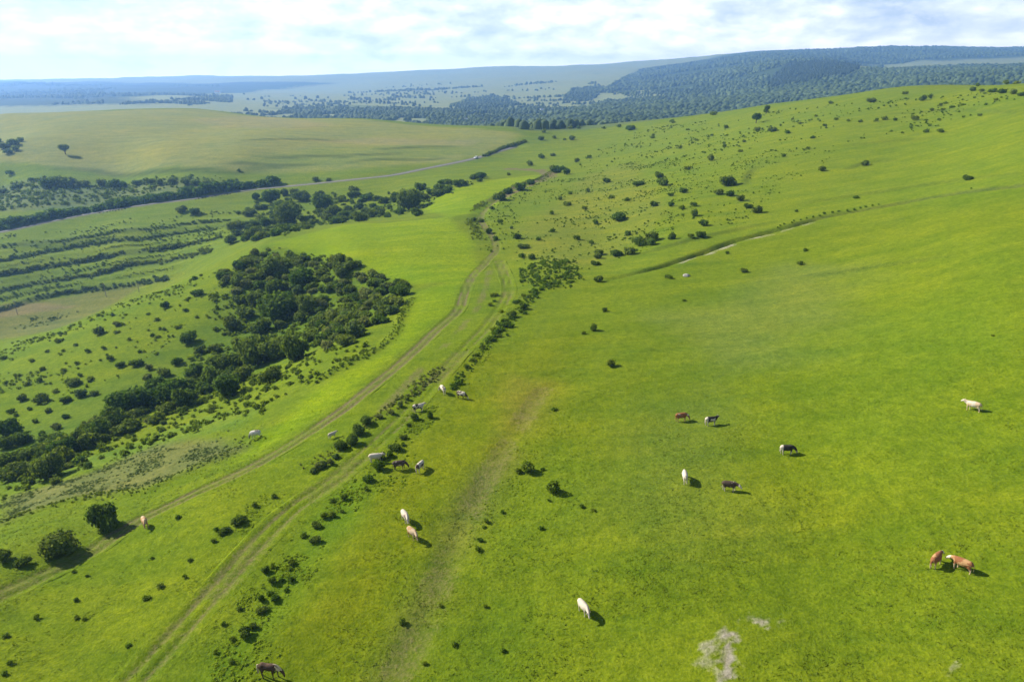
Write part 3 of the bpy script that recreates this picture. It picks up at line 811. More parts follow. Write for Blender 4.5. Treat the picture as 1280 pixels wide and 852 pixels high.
place_shrubs("""28,500,13 51,503,20 82,502,12 90,481,18 101,496,18 118,494,13 5,449,9 96,455,6 80,464,7 54,462,8 50,477,8 150,458,11 171,457,16 186,462,13 184,475,15 137,450,9
114,474,8 35,481,8 37,512,7 83,522,10 71,536,15 54,545,11 169,532,12 188,528,14 150,537,9 247,369,14 207,384,11 232,389,8 125,417,16 147,407,10 251,345,5 243,350,8 124,395,6 141,395,6
157,394,4 186,393,5 197,400,7 211,368,4 146,416,7 162,425,5 222,410,7 246,397,5 73,428,8 76,418,7 205,530,10 230,515,12 215,545,9 250,505,13 265,515,10 240,530,8 60,515,10 20,470,7 8,480,6
110,440,7 95,432,6 130,436,6 175,440,6 190,420,6 205,412,5 100,470,7 70,490,8 15,515,9 45,528,8 20,520,7 60,440,6 40,452,7""",
    'slope_bush', lambda x, y, w_: 'low bush on the upper flank of the spur above the brown field' if y < 430 else
    'leafy bush wider than its neighbours on the spur left of the ravine' if w_ >= 11 else 'tiny bush dotted over the lower spur left of the ravine', 'bush', 'bushes dotted over the spur', sml=SMLD, med=MED[:3] + MEDG[:2])
place_shrubs("""640,396,14 654,386,11 655,371,7 643,379,7 632,409,10 625,421,8 613,426,8 617,414,9 631,403,8 627,391,6 604,436,8 596,445,8 590,452,7 582,460,8 577,470,6 571,476,6
648,378,8 660,372,8 668,366,8""",
    'row_shrub', 'dark low shrub in the diagonal row between grassy track and open pasture', 'shrub', 'row of shrubs beside the grassy track', sml=SML + SMLD[:2])
place_shrubs("""519,524,12 538,522,11 511,532,8 504,548,10 493,562,14 504,556,7 488,570,10 476,573,14 473,586,18 459,601,17 458,612,8 430,624,11 415,627,7 428,640,6 417,645,10
405,647,11 396,657,14 380,670,8 394,677,12 365,705,10 363,712,6 365,725,9 333,714,11 341,708,8 340,728,12 351,726,8 358,738,6 338,742,8 343,749,10 327,749,10 327,763,14 316,785,10 307,793,18 289,827,9 280,780,7 300,762,8 290,800,8 270,815,7""",
    'tussock_shrub', 'small dark shrub among lush grass on the strip beside the grazing cows', 'shrub', 'shrubs on the lush strip beside the cows', sml=SML + SMLD, med=MED[:3] + SPIKY)
place_shrubs("""459,529,22 448,543,25 439,555,24 427,560,20 414,580,12 391,590,14 490,517,12 404,583,16 475,522,14 500,508,10 509,500,9 518,492,8 398,586,12 420,572,14""",
    'hedge_bush', 'grey green bush in the thick clump between the two dirt tracks', 'bush', 'clump of bushes between the dirt tracks', big=BIG[:2] + BIGL[:1], med=MEDG + MED[:1], grow=.92)
place_shrubs("""299,653,20 318,633,9 343,621,8 283,664,14 271,662,7 276,668,9 267,677,7 222,648,9""",
    'meadow_shrub', 'small dark shrub in the loose line on the grass between the tracks', 'shrub', 'loose line of shrubs between the tracks', big=MED, med=MED)
place_shrubs('134,658,42', 'round_bush', 'large round dark bush beside the tan cow at the track edge', 'bush', None, asp=1.15)
place_shrubs('80,689,46', 'round_bush', 'broad dark bush with pale sunlit leaves beside the weedy patch', 'bush', None, asp=.95)
place_shrubs('30,705,18 5,700,20', 'round_bush', 'ragged bush in the weedy margin at the end of the track bank', 'bush', 'ragged bushes in the weedy margin', asp=1.0)
place_shrubs("""691,614,24 659,588,20 649,590,10""", 'wispy_shrub', 'wispy dark shrub alone on the open middle pasture', 'shrub', 'wispy shrubs on the open middle pasture', big=SPIKY, med=SPIKY, asp=.9)
place_shrubs("""764,457,15 692,512,7 679,587,6 628,641,6 608,653,8 605,659,5 601,676,8 598,688,8 677,661,7 727,634,7 742,638,5 551,758,7 504,778,9 607,758,6 568,807,9 531,830,7 630,814,7 686,626,5
756,389,8 742,413,12 730,417,6 855,376,5 92,715,6 109,720,5 96,750,6 47,772,8 96,772,7 106,774,6 8,795,9 13,829,7 7,842,7 190,698,5 201,733,9 232,721,6 237,701,7 183,748,8 161,807,6 1240,420,4""",
    'weed_clump', 'tiny dark clump of weeds on the open grass', 'weed', 'weed clumps scattered on the pasture', sml=SML + SMLD[:2], med=SPIKY)
place_shrubs("""930,340,10 1001,331,8 1006,314,7 836,348,8 909,317,6 1070,248,7 995,265,6 1082,207,10 1209,225,10 740,305,8 748,318,12 744,331,10 748,352,13 654,310,13 665,324,11 653,322,9 618,370,9 618,377,5 612,382,7
1142,151,9 1176,166,9 1157,166,7 1225,145,5 1245,126,6 1038,130,6 1027,214,10 980,196,6""",
    'lone_shrub', 'small shrub standing apart on the sunny right hand pasture', 'shrub', 'single shrubs on the right hand pasture', sml=SML, med=MED[:3])
place_shrubs("""909,232,20 898,243,14 913,245,13 926,251,11 935,260,10 947,266,12""", 'slope_shrub', 'dark bush in the short leaning row above the ditch', 'bush', 'short row of bushes above the ditch', big=MED, med=MED)
place_shrubs("""815,301,22 840,299,11 800,307,22 815,306,15 787,318,16 770,320,16 747,323,13 840,299,10 879,282,15 875,296,12 862,297,9 868,270,11 866,258,9 839,258,10 853,261,8 775,275,22 784,294,10
828,232,16 798,232,13 758,228,10 784,251,9 763,248,8 817,258,10 854,241,10 824,222,10 839,245,8 860,212,9 888,201,10 700,250,8 713,243,7 709,257,9 730,262,8 745,280,8 690,290,8 672,300,7 690,268,7 720,300,9 735,240,7""",
    'slope_shrub', lambda x, y, w_: 'green shrub on the rough slope close above the eroded ditch' if y > 265 and x > 740 else
    'green shrub on the rough slope beside the sunken track' if x < 740 else 'green shrub higher up on the rough slope over the ditch', 'shrub', 'shrubs on the rough slope', big=MED + MEDL, med=MEDL + MED[:2], sml=SML)
place_shrubs("""663,207,9 677,198,8 691,195,7 636,219,6 695,216,14 709,218,11 704,213,9 690,212,9 650,238,16 636,242,14 664,231,12 626,251,18 611,292,10 602,278,8 626,278,7 639,286,5 645,298,11 615,262,8 593,276,7 620,300,8""",
    'track_bush', 'dark bush crowding the sunken bend of the dirt track', 'bush', 'bushes along the sunken track bend', med=MED, sml=SMLD)
place_shrubs("""965,165,12 984,167,9 1016,173,8 1153,126,10 1162,122,8 1089,128,13 1132,118,9 1237,96,10 815,173,7 841,154,7 957,141,8 676,175,10 693,173,8 714,175,11 706,175,5 723,161,6 713,161,7 680,166,8
656,177,6 721,203,10 736,198,9 840,153,7 791,162,11 774,159,7 755,161,6 786,163,12 892,144,9 816,170,6 947,164,9 907,161,8 1215,114,10 1226,115,9 1240,116,10 1252,117,11 1265,118,12 1277,120,10 1222,108,7 1258,106,9 1270,105,9 1248,106,7
1045,150,6 1075,153,6 1095,152,7 1105,150,8 1118,151,7 1060,152,6 1000,155,6 1175,133,7 1182,130,7 1190,135,7 1203,132,6 1165,139,6 1178,138,7 870,176,6 850,186,7 905,184,7 925,190,6 1010,187,7 1030,158,6 990,150,5 1020,146,5 930,178,6 890,170,5 860,163,5""",
    'hill_shrub', lambda x, y, w_: 'small shrub near the saddle where road and plateau meet' if x < 830 else
    'dark shrub in the bushy patch on top of the right hand hill' if x > 1208 else 'small shrub on the long slope before the wooded hills' if x < 1040 else 'small dark shrub in the broken lines below the hilltop', 'shrub', 'shrubs dotted on the distant hill', grow=.92, big=MED, med=MEDL + MED[:3], sml=SML)
place_shrubs("""61,234,20 82,232,20 127,233,12 145,235,18 155,234,10 172,231,13 187,230,10 215,229,11 13,218,8 3,242,14 22,236,13 232,231,12 262,232,14 289,232,12 309,236,12 395,226,9 410,226,6 299,214,5
40,226,8 105,232,14 200,231,10 245,231,10 275,233,9 325,234,9 340,232,8""",
    'foot_bush', 'dark bush in the broken row along the foot of the plateau', 'bush', 'bushes along the plateau foot', big=MED, med=MED)
place_shrubs('5,186,14 15,182,14 26,177,9 10,192,10 20,188,9 -8,180,16', 'foot_bush', 'bluish bush in the small hollow on the side of the plateau', 'bush', 'bushes in the plateau hollow', med=MED)
place_shrubs('228,265,13 243,268,12', 'valley_bush', 'dark round bush of the pair just below the road', 'bush', 'pair of bushes below the road', med=MED)
place_shrubs("""339,254,22 376,251,20 403,264,28 363,281,36 312,270,16 296,291,20 289,304,18 319,297,22 417,272,22 427,251,14 511,262,34 521,270,18 494,252,14 541,244,15 450,261,14 474,268,16 430,274,18 450,277,20
350,265,20 385,278,18 334,284,20 345,295,16 305,284,14 480,254,12 462,250,10 560,238,10 580,231,9 600,227,8 530,250,14 545,236,10 500,268,14 400,246,12 440,246,11 355,244,12 320,250,12""",
    'gully_tree', lambda x, y, w_: 'dark tree in the wooded gully between terraces and bright knoll' if x < 350 else
    'dark tree in the wooded gully right behind the bright knoll' if x < 470 else 'dark tree at the narrow end of the gully beside the long meadow strip', 'tree', 'trees in the gully behind the knoll', big=BIG, med=MED)

def lone_tree(px, py, w_, label, asp=1.0):
    g = cast(px, py)[0]; dep = g[1] * cp - (g[2] - CAMZ) * sp; r_ = .5 * w_ * dep / F
    o = link('lone_tree', None); o.location = (g[0], g[1], g[2]); o.scale = (r_, r_, r_ * asp)
    c = link('crown', BIG[int(px) % 6], o); c.location = (0, 0, .55)
    link('trunk', TRUNK, o)
    tag(o, label, 'tree')
lone_tree(82, 193, 13, 'lone round tree on the empty grass of the left plateau')
lone_tree(945, 154, 12, 'single upright tree on the grass before the wooded hills', 1.15)
lone_tree(958, 142, 7, 'slim tree on the crest of the distant pasture before the woods', 1.5)

# ------------------------------------------------------------------ hedges on the terraces and along the road
def unit_leaves(seed, leaves, leaf, squash):
    return foliage(seed, leaves, leaf, squash, 5, False, .6)
TINY = [foliage(900 + k, 34, .36, .75, 4, False, .5) for k in range(6)]
SMALLU = [foliage(950 + k, 90, .24, .8, 5, False, .55) for k in range(6)]
WEED = [foliage(980 + k, 26, .34, .55, 4, False, .75, 1.6) for k in range(6)]
def merged(name, P_, R_, lib, mat, squash=(.8, 1.2)):
    """many small plants that grow into one mass"""
    Vs = []; Fs = []; Ls = []; off = 0
    for k in range(len(P_)):
        V, Fq, lv = lib[k % len(lib)]
        a = rr.rand() * 6.28; ca, sa = math.cos(a), math.sin(a); s = R_[k]
        W = np.stack([(V[:, 0] * ca - V[:, 1] * sa) * s, (V[:, 0] * sa + V[:, 1] * ca) * s, V[:, 2] * s * rr.uniform(*squash)], -1) + P_[k]
        Vs.append(W); Fs.append(Fq + off); off += len(V); Ls.append(np.clip(lv * .7 + .3 * rr.rand(), 0, 1))
    me = mesh_np(name, np.concatenate(Vs), np.concatenate(Fs), mat)
    set_attr(me, 'leafvar', np.concatenate(Ls))
    return me
def hedge(poly, spacing, r0, r1, name, label, mat, lib=SMALLU, jit=1.0, gap=.25, off=0.0, seed=81):
    p = densify(poly[::2], spacing)
    dv = np.gradient(p[:, :2], axis=0); dv /= np.linalg.norm(dv, axis=1)[:, None] + 1e-9
    nn = np.stack([-dv[:, 1], dv[:, 0]], -1)
    q = p[:, :2] + nn * (off + rr.normal(size=len(p)) * jit)[:, None]
    k = vnoise(q[:, 0] / 22, q[:, 1] / 22, seed)
    keep = k > gap; q = q[keep]; k = k[keep]
    R_ = r0 + (r1 - r0) * np.clip((k - gap) / (1 - gap), 0, 1) * rr.uniform(.5, 1.2, len(q))
    P_ = np.concatenate([q, (Hat(q[:, 0], q[:, 1]) - .05 * R_)[:, None]], 1)
    o = link(name, merged(name, P_, R_, lib, mat)); tag(o, label, 'hedge')
HN = ('hedge row on the terraced valley slope, the one nearest below the road', 'second hedge row below the road on the terraced valley slope',
      'middle hedge row of the terraced valley slope', 'fourth hedge row below the road on the terraced valley slope',
      'lowest hedge row of the terraces, bordering the brown field')
for k, T_ in enumerate(TERR):
    hedge(T_, 1.0, .8, [1.3, 1.9, 2.5, 2.0, 2.2][k], 'terrace_hedge', HN[k], M_LEAF if k in (2, 3) else M_GREY if k == 4 else M_LEAF, jit=1.1, gap=[.2, .16, .10, .14, .14][k], seed=81 + k)
HN2 = ('thin low hedge between the first and second terrace hedges below the road', 'thin low hedge between the second and middle terrace hedges', 'thin low hedge between the middle and fourth terrace hedges', 'thin low hedge just above the lowest terrace hedge')
for k, T_ in enumerate(TERR2):
    hedge(T_, 1.0, .3, .9, 'terrace_hedge', HN2[k], M_LEAF, lib=TINY, jit=.6, gap=.52, seed=181 + k)
hedge(ROAD[:int(len(ROAD) * .46)], 1.3, 2.8, 6.0, 'roadside_hedge', 'tall dark hedge of trees along the upper side of the road', M_LEAF, jit=2.0, gap=.10, off=10.0, seed=88)
hedge(ROAD[:int(len(ROAD) * .40)], 2.0, .5, 1.2, 'verge_hedge', 'low thin hedge along the lower verge of the road', M_LEAF, jit=.6, gap=.5, off=-5.5, seed=89)
hedge(CUT, 1.5, 1.6, 2.8, 'cutting_hedge', 'dark hedge on the bank of the road cutting at the plateau corner', M_LEAF, jit=1.0, gap=.1, off=5.0, seed=90)
hedge(GULLY[int(len(GULLY) * .30):], 1.6, .4, 1.0, 'ditch_hedge', 'thin line of low shrubs along the upper edge of the ditch', M_SCRUB, jit=.7, gap=.42, off=3.0, seed=91)
hedge(BANK1, .28, .15, .55, 'bank_hedge', 'low overgrown bank between ravine thicket and mown meadow', M_SCRUB, lib=TINY, jit=.7, gap=.05, seed=92)
hedge(BANK2, .3, .12, .35, 'bank_hedge', 'thin overgrown bank between weedy patch and the dirt track', M_SCRUB, lib=TINY, jit=.6, gap=.1, seed=93)
hedge(line('386,586 420,560 455,532 480,515 505,498 525,482 540,468 552,455', 1.5), .22, .15, .6, 'weed_hedge', 'long narrow strip of tall weeds between the two dirt tracks', M_GREY, lib=TINY, jit=.75, gap=.05, seed=94)

hedge(line('566,486 590,453 613,427 632,406 650,386 668,367 690,354', 1.5), .5, .25, .95, 'shrub_row', 'straggling low hedge joining the shrubs between grassy track and open pasture', M_SCRUB, lib=TINY, jit=.9, gap=.22, seed=95)
hedge(HOLLOW, .7, .4, 1.2, 'hollow_hedge', 'low dark hedge along the inner bank of the sunken track', M_SCRUB, lib=TINY, jit=1.2, gap=.48, off=4.6, seed=96)
# ------------------------------------------------------------------ scrub and weeds that nobody could count
def scrub(name, spec, lib, mat, label, category):
    Ps = []; Rs = []
    for txt, n_, r0, r1, clump in spec:
        q = pl(txt); g = cast(q[:, 0], q[:, 1]); x0, y0 = g[:, :2].min(0); x1, y1 = g[:, :2].max(0)
        got = 0
        for _ in range(40):
            c = np.stack([rr.uniform(x0, x1, 3 * n_), rr.uniform(y0, y1, 3 * n_)], -1)
            c = c[poly_sd(g, c[:, 0], c[:, 1]) + 9 * fbm(c[:, 0], c[:, 1], 8, 3, 103) + 1.5 * rr.normal(size=len(c)) < 0]
            if clump: c = c[fbm(c[:, 0], c[:, 1], clump, 3, 101) + .10 * rr.normal(size=len(c)) > .06]
            c = c[:n_ - got]; got += len(c)
            Ps.append(np.concatenate([c, Hat(c[:, 0], c[:, 1])[:, None] - .03], 1)); Rs.append(r0 + (r1 - r0) * rr.rand(len(c)) ** 2)
            if got >= n_: break
    me = merged(name, np.concatenate(Ps), np.concatenate(Rs), lib, mat, (.7, 1.1))
    tag(link(name, me), label, category, kind='stuff')
scrub('slope_scrub', [
    ('640,320 620,280 660,245 720,215 800,200 880,195 870,240 850,290 800,315 740,335 700,340', 2600, .14, .60, 14),
    ('880,290 870,230 900,190 1000,185 1060,180 960,250 920,285', 520, .2, .6, 22),
    ('700,210 800,160 960,140 1100,125 1270,110 1270,128 1150,165 1000,190 850,200', 900, .35, 1.2, 30),
    ('656,330 720,325 722,350 690,362 664,358 650,348', 420, .3, .8, 0),
    ('600,268 640,240 690,215 700,222 650,250 628,282 636,312 615,318', 260, .25, .7, 0)], TINY, M_SCRUB, 'low green scrub speckling the rough slope around the sunken track', 'scrub')
scrub('spur_scrub', [
    ('-30,440 60,416 160,376 250,346 300,340 270,400 150,470 0,540 -30,550', 620, .25, .85, 16),
    ('0,604 100,560 200,508 330,464 440,424 470,440 400,470 330,512 220,548 120,580 0,628', 420, .4, 1.1, 0),
    ('270,350 330,312 400,320 440,345 470,380 400,430 330,450 250,480 180,500 260,420', 800, .5, 1.5, 0)], TINY, M_SCRUB, 'low bushy growth covering the spur and the ravine sides', 'scrub')
scrub('valley_scrub', [
    ('-40,275 60,258 200,238 330,230 300,226 60,224 -40,232', 1000, .7, 2.4, 0),
    ('-40,385 0,378 120,350 220,335 280,300 300,262 200,268 60,290 -40,302', 620, .4, 1.2, 18),
    ('300,300 290,270 330,246 430,240 540,236 600,226 530,262 440,276 360,300', 420, .8, 2.4, 0)], TINY, M_LEAF, 'dark scrub spread over the valley terraces and road verge', 'scrub')
scrub('lush_weeds', [
    ('560,480 600,440 620,405 650,372 672,360 665,378 640,402 620,430 590,466 572,482', 700, .08, .32, 5),
    ('400,650 440,610 470,575 500,545 530,508 545,512 520,545 490,585 460,620 420,655', 700, .08, .34, 4),
    ('250,850 280,790 320,725 360,680 400,640 430,622 400,680 370,730 340,780 300,830 285,860', 900, .06, .26, 4),
    ('270,690 300,640 350,610 370,610 320,660 290,690', 240, .07, .24, 3),
    ('580,700 610,640 650,570 720,600 690,680 620,720', 300, .06, .22, 4)], WEED, M_LUSH, 'tall bright green weeds growing in strips beside the grassy track', 'weeds')
scrub('dry_weeds', [('0,652 80,625 180,610 298,562 285,546 190,558 110,592 0,625', 2400, .10, .32, 4), ('30,400 70,392 100,388 60,404 20,412', 60, .5, 1.2, 0)],
      WEED, M_GREY, 'greyish dry weeds filling the patch below the ravine', 'weeds')

# ------------------------------------------------------------------ grass tufts on the near pasture
def grass():
    c = []
    for y0, y1, dens in ((33, 60, 5.0), (60, 90, 3.2), (90, 130, 1.4)):
        hw = .86 * y1 + 6; n_ = int((y1 - y0) * 2 * hw * dens)
        c.append(np.stack([rr.uniform(-hw, hw, n_), rr.uniform(y0, y1, n_)], -1))
    c = np.concatenate(c)
    c = c[np.abs(c[:, 0]) < .86 * c[:, 1] + 6]
    k = fbm(c[:, 0], c[:, 1], 6, 3, 111) + .12 * rr.normal(size=len(c))
    dg = Hat(c[:, 0], c[:, 1], DG) + Hat(c[:, 0], c[:, 1], PG)
    sel = (k > -.02) & (dg < .35 + .3 * rr.rand(len(c))); c = c[sel]; k = k[sel]
    n_ = len(c); z = Hat(c[:, 0], c[:, 1])
    tn = np.stack([Hat(c[:, 0], c[:, 1], TN[:, :, q]) for q in range(3)], -1) * (rr.uniform(1.05, 1.6, n_))[:, None] * np.array([1.0, 1.0, 1.0])
    s = rr.uniform(.04, .095, n_) * (1 + 1.1 * np.clip(k, 0, .4))
    V = []; B = 3
    for q in range(B):
        a = rr.rand(n_) * 6.283; dx = np.cos(a); dy = np.sin(a)
        lean = rr.uniform(1.0, 2.4, n_) * s
        ox = rr.normal(size=n_) * .10; oy = rr.normal(size=n_) * .10
        w_ = s * .5
        b0 = np.stack([c[:, 0] + ox - dy * w_, c[:, 1] + oy + dx * w_, z - .02], -1); b1 = np.stack([c[:, 0] + ox + dy * w_, c[:, 1] + oy - dx * w_, z - .02], -1)
        t_ = np.stack([c[:, 0] + ox + dx * lean + dy * w_ * .5, c[:, 1] + oy + dy * lean - dx * w_ * .5, z + s], -1)
        t2 = np.stack([c[:, 0] + ox + dx * lean - dy * w_ * .5, c[:, 1] + oy + dy * lean + dx * w_ * .5, z + s * .85], -1)
        V.append(np.stack([b0, b1, t_, t2], 1))
    V = np.stack(V, 1).reshape(-1, 3)
    mt, nt, b = new_mat('grass_blades')
    a = nt.nodes.new('ShaderNodeAttribute'); a.attribute_name = 'tint'
    nt.links.new(a.outputs['Color'], b.inputs['Base Color'])
    tr = nt.nodes.new('ShaderNodeBsdfTranslucent'); nt.links.new(a.outputs['Color'], tr.inputs['Color'])
    mx = nt.nodes.new('ShaderNodeMixShader'); mx.inputs[0].default_value = .5
    o = [q for q in nt.nodes if q.type == 'OUTPUT_MATERIAL'][0]
    nt.links.new(b.outputs[0], mx.inputs[1]); nt.links.new(tr.outputs[0], mx.inputs[2]); nt.links.new(mx.outputs[0], o.inputs['Surface'])
    me = mesh_np('grass_tufts', V, np.arange(len(V)).reshape(-1, 4), mt)
    set_attr(me, 'tint', np.clip(np.repeat(tn, 4 * B, 0), 0, 1), 'FLOAT_COLOR')
    tag(link('grass_tufts', me), 'short green grass tufts growing all over the near pasture', 'grass', kind='stuff')
    print('grass', n_)
grass()

# ------------------------------------------------------------------ woods far away
def domes(name, P_, R_, hgt, label, dark, light, segs=5):
    n_ = len(P_); a = np.arange(segs) * 6.2832 / segs
    ph = rr.rand(n_, 1) * 6.28
    def ring(fr, fz):
        jr = 1 + .3 * (rr.rand(n_, segs) - .5)
        return np.stack([P_[:, 0:1] + np.cos(a + ph) * R_[:, None] * fr * jr, P_[:, 1:2] + np.sin(a + ph) * R_[:, None] * fr * jr,
                         P_[:, 2:3] + hgt[:, None] * fz * (1 + .2 * (rr.rand(n_, segs) - .5))], -1)
    r1 = ring(1.0, -.05); r2 = ring(.82, .66)
    top = (P_ + np.stack([0 * R_, 0 * R_, hgt], -1))[:, None]
    V = np.concatenate([r1, r2, top], 1); m_ = 2 * segs + 1
    q = []
    for k in range(segs):
        k2 = (k + 1) % segs
        q += [(k, k2, segs + k2), (k, segs + k2, segs + k), (segs + k, segs + k2, 2 * segs)]
    Ft = (np.array(q)[None] + (np.arange(n_) * m_)[:, None, None]).reshape(-1, 3)
    mt, nt, b = new_mat(name)
    at = nt.nodes.new('ShaderNodeAttribute'); at.attribute_name = 'leafvar'
    pos = nt.nodes.new('ShaderNodeNewGeometry').outputs['Position']
    f = math_(nt, 'ADD', math_(nt, 'MULTIPLY', at.outputs['Fac'], .5), math_(nt, 'MULTIPLY', maprange(nt, nnode(nt, pos, .005, 4), .35, .65, 0, 1), .5))
    nt.links.new(mixrgb(nt, f, dark, light), b.inputs['Base Color'])
    me = mesh_np(name, V.reshape(-1, 3), Ft, mt, True)
    set_attr(me, 'leafvar', np.repeat(rr.rand(n_), m_))
    tag(link(name, me), label, 'woodland', kind='stuff')

def wood_points(txt, spacing, keepn=None, thr=None):
    q = pl(txt); g = cast(q[:, 0], q[:, 1]); x0, y0 = g[:, :2].min(0); x1, y1 = g[:, :2].max(0)
    xs, yy = np.meshgrid(np.arange(x0, x1, spacing), np.arange(y0, y1, spacing))
    c = np.stack([xs.ravel(), yy.ravel()], -1) + rr.uniform(-.45, .45, (xs.size, 2)) * spacing
    c = c[poly_sd(g, c[:, 0], c[:, 1]) < 0]
    if thr is not None: c = c[fbm(c[:, 0] * .45, c[:, 1], thr[0], 4, 131) > thr[1]]
    return c
def visible(c, hgt=10):
    """leave out what lies wholly behind the crests"""
    z = Hat(c[:, 0], c[:, 1]) + hgt
    vis = np.ones(len(c), bool)
    for f_ in np.linspace(.04, .985, 90):
        vis &= Hat(c[:, 0] * f_, c[:, 1] * f_) < CAMZ + (z - CAMZ) * f_ + 2.0
    return vis
W = []
W.append(wood_points('745,116 800,88 850,82 900,73 1000,64 1100,60 1290,60 1290,70 1150,74 1060,80 1040,78 985,80 960,96 960,119 900,119 850,122 790,112', 17, thr=(240, -.12)))
W.append(wood_points('955,124 962,112 1010,104 1060,96 1080,86 1130,101 1100,106 1000,120', 12))
W.append(wood_points('1075,88 1160,86 1290,80 1290,92 1210,98 1130,106 1090,100', 13, thr=(140, -.12)))
W.append(wood_points('690,148 760,127 850,121 960,121 1000,119 960,130 880,142 830,147 780,153 700,160', 12, thr=(90, -.14)))
xs, yy = np.meshgrid(np.arange(150, 2100, 13.0), np.arange(900, 2350, 13.0))
cw = np.stack([xs.ravel(), yy.ravel()], -1) + rr.uniform(-6, 6, (xs.size, 2))
cw = cw[(cw[:, 1] > 1350) & (fbm(cw[:, 0], cw[:, 1], 110, 3, 137) > -.12)]
W.append(cw[(Hat(cw[:, 0], cw[:, 1], TN[:, :, 0]) < .12)])
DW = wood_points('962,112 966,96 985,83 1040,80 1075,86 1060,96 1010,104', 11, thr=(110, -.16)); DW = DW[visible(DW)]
domes('cloud_shaded_wood', np.concatenate([DW, Hat(DW[:, 0], DW[:, 1])[:, None]], 1), rr.uniform(4.5, 7.5, len(DW)), rr.uniform(13, 19, len(DW)), 'dark blue wood with cloud shadow painted into its colour on the round hill before the far ridge', (.011, .024, .014), (.030, .050, .024))  # cloud shadow over this hill is painted in as darker crown colours
W = np.concatenate(W); W = W[W[:, 1] > 1320]; W = W[visible(W)]
print('wood', len(W))
R_ = (5.2 + 5.5 * rr.rand(len(W)) ** 2) * (1 + .25 * (W[:, 1] > 3200)); hg = R_ * rr.uniform(.95, 1.5, len(W))
domes('hill_woodland', np.concatenate([W, Hat(W[:, 0], W[:, 1])[:, None]], 1), R_, hg, 'blue green woodland covering the far hills', (.016, .036, .012), (.085, .120, .036))
B_ = [wood_points('330,137 400,133 470,134 560,138 640,136 700,132 760,131 830,138 800,150 720,160 650,162 560,152 450,144 390,141', 11, thr=(80, .0)),
      wood_points('560,133 590,122 620,120 650,130 620,138', 12, thr=(60, -.1)), wood_points('150,131 230,124 290,120 290,128 230,133', 13, thr=(120, -.05)),
      wood_points('715,112 740,104 760,112 740,126 700,130', 13, thr=(120, -.1)), wood_points('-40,131 130,130 130,112 -40,112', 26, thr=(300, .06)), wood_points('330,122 700,112 700,98 330,104', 24, thr=(300, .20))]
B_ += [wood_points('300,133 700,128 700,100 300,104', 60, thr=(260, .16)), wood_points('330,135 560,140 700,136 720,120 560,118 330,126', 22, thr=(60, .15)), wood_points('700,135 760,128 860,124 860,112 740,116', 22, thr=(80, .05)),
       wood_points('-60,125 280,122 280,108 -60,106', 34, thr=(420, .10))]
xs, yy = np.meshgrid(np.arange(-900, 700, 11.0), np.arange(1120, 2100, 11.0))
cb = np.stack([xs.ravel(), yy.ravel()], -1) + rr.uniform(-5, 5, (xs.size, 2))
cb = cb[(cb[:, 0] / cb[:, 1] > -.37 + .04 * np.sin(cb[:, 1] / 60)) & (cb[:, 1] > 1250 - .2 * cb[:, 0]) & (fbm(cb[:, 0], cb[:, 1], 75, 3, 139) > -.03 + .12 * smooth(1500, 2100, cb[:, 1]))]
B_.append(cb)
B_ = np.concatenate(B_); B_ = B_[visible(B_)]
print('belt', len(B_))
R_ = rr.uniform(2.8, 6.8, len(B_)) * (1 + .25 * (B_[:, 1] > 3000)); hg = R_ * rr.uniform(1.1, 1.9, len(B_))
domes('valley_tree_belt', np.concatenate([B_, Hat(B_[:, 0], B_[:, 1])[:, None]], 1), R_, hg, 'belt of trees in the village valley behind the plateau', (.018, .040, .014), (.085, .120, .038))
# ------------------------------------------------------------------ grazing animals
def tube(bm, path, seg=14):
    """path of (x, y, z, half_width, half_height); rings stand square to the path"""
    rings = []
    P_ = [Vector(p_[:3]) for p_ in path]
    for k, p_ in enumerate(path):
        d_ = (P_[min(k + 1, len(P_) - 1)] - P_[max(k - 1, 0)]).normalized()
        side = Vector((0, 1, 0)) if abs(d_.y) < .9 else Vector((1, 0, 0))
        side = (side - d_ * side.dot(d_)).normalized(); up = d_.cross(side)
        rings.append([bm.verts.new(P_[k] + side * math.cos(a) * p_[3] + up * math.sin(a) * p_[4]) for a in [6.28319 * q / seg for q in range(seg)]])
    for k in range(len(rings) - 1):
        for q in range(seg):
            bm.faces.new((rings[k][q], rings[k][(q + 1) % seg], rings[k + 1][(q + 1) % seg], rings[k + 1][q]))
    bm.faces.new(rings[0][::-1]); bm.faces.new(rings[-1])

def ball(bm, c, r, sc=(1, 1, 1)):
    bmesh.ops.create_icosphere(bm, subdivisions=2, radius=r, matrix=Matrix.Translation(c) @ Matrix.Diagonal((*sc, 1)))

def remeshed(name, bm, voxel):
    bmesh.ops.recalc_face_normals(bm, faces=bm.faces)
    me = bpy.data.meshes.new('tmp'); bm.to_mesh(me); bm.free()
    o = bpy.data.objects.new('tmp', me); COL.objects.link(o)
    m1 = o.modifiers.new('r', 'REMESH'); m1.mode = 'VOXEL'; m1.voxel_size = voxel; m1.use_smooth_shade = True
    m2 = o.modifiers.new('s', 'SMOOTH'); m2.factor = .5; m2.iterations = 2
    bpy.context.view_layer.update()
    ev = o.evaluated_get(bpy.context.evaluated_depsgraph_get())
    r = bpy.data.meshes.new_from_object(ev); r.name = name
    bpy.data.objects.remove(o); bpy.data.meshes.remove(me)
    for p_ in r.polygons: p_.use_smooth = True
    return r

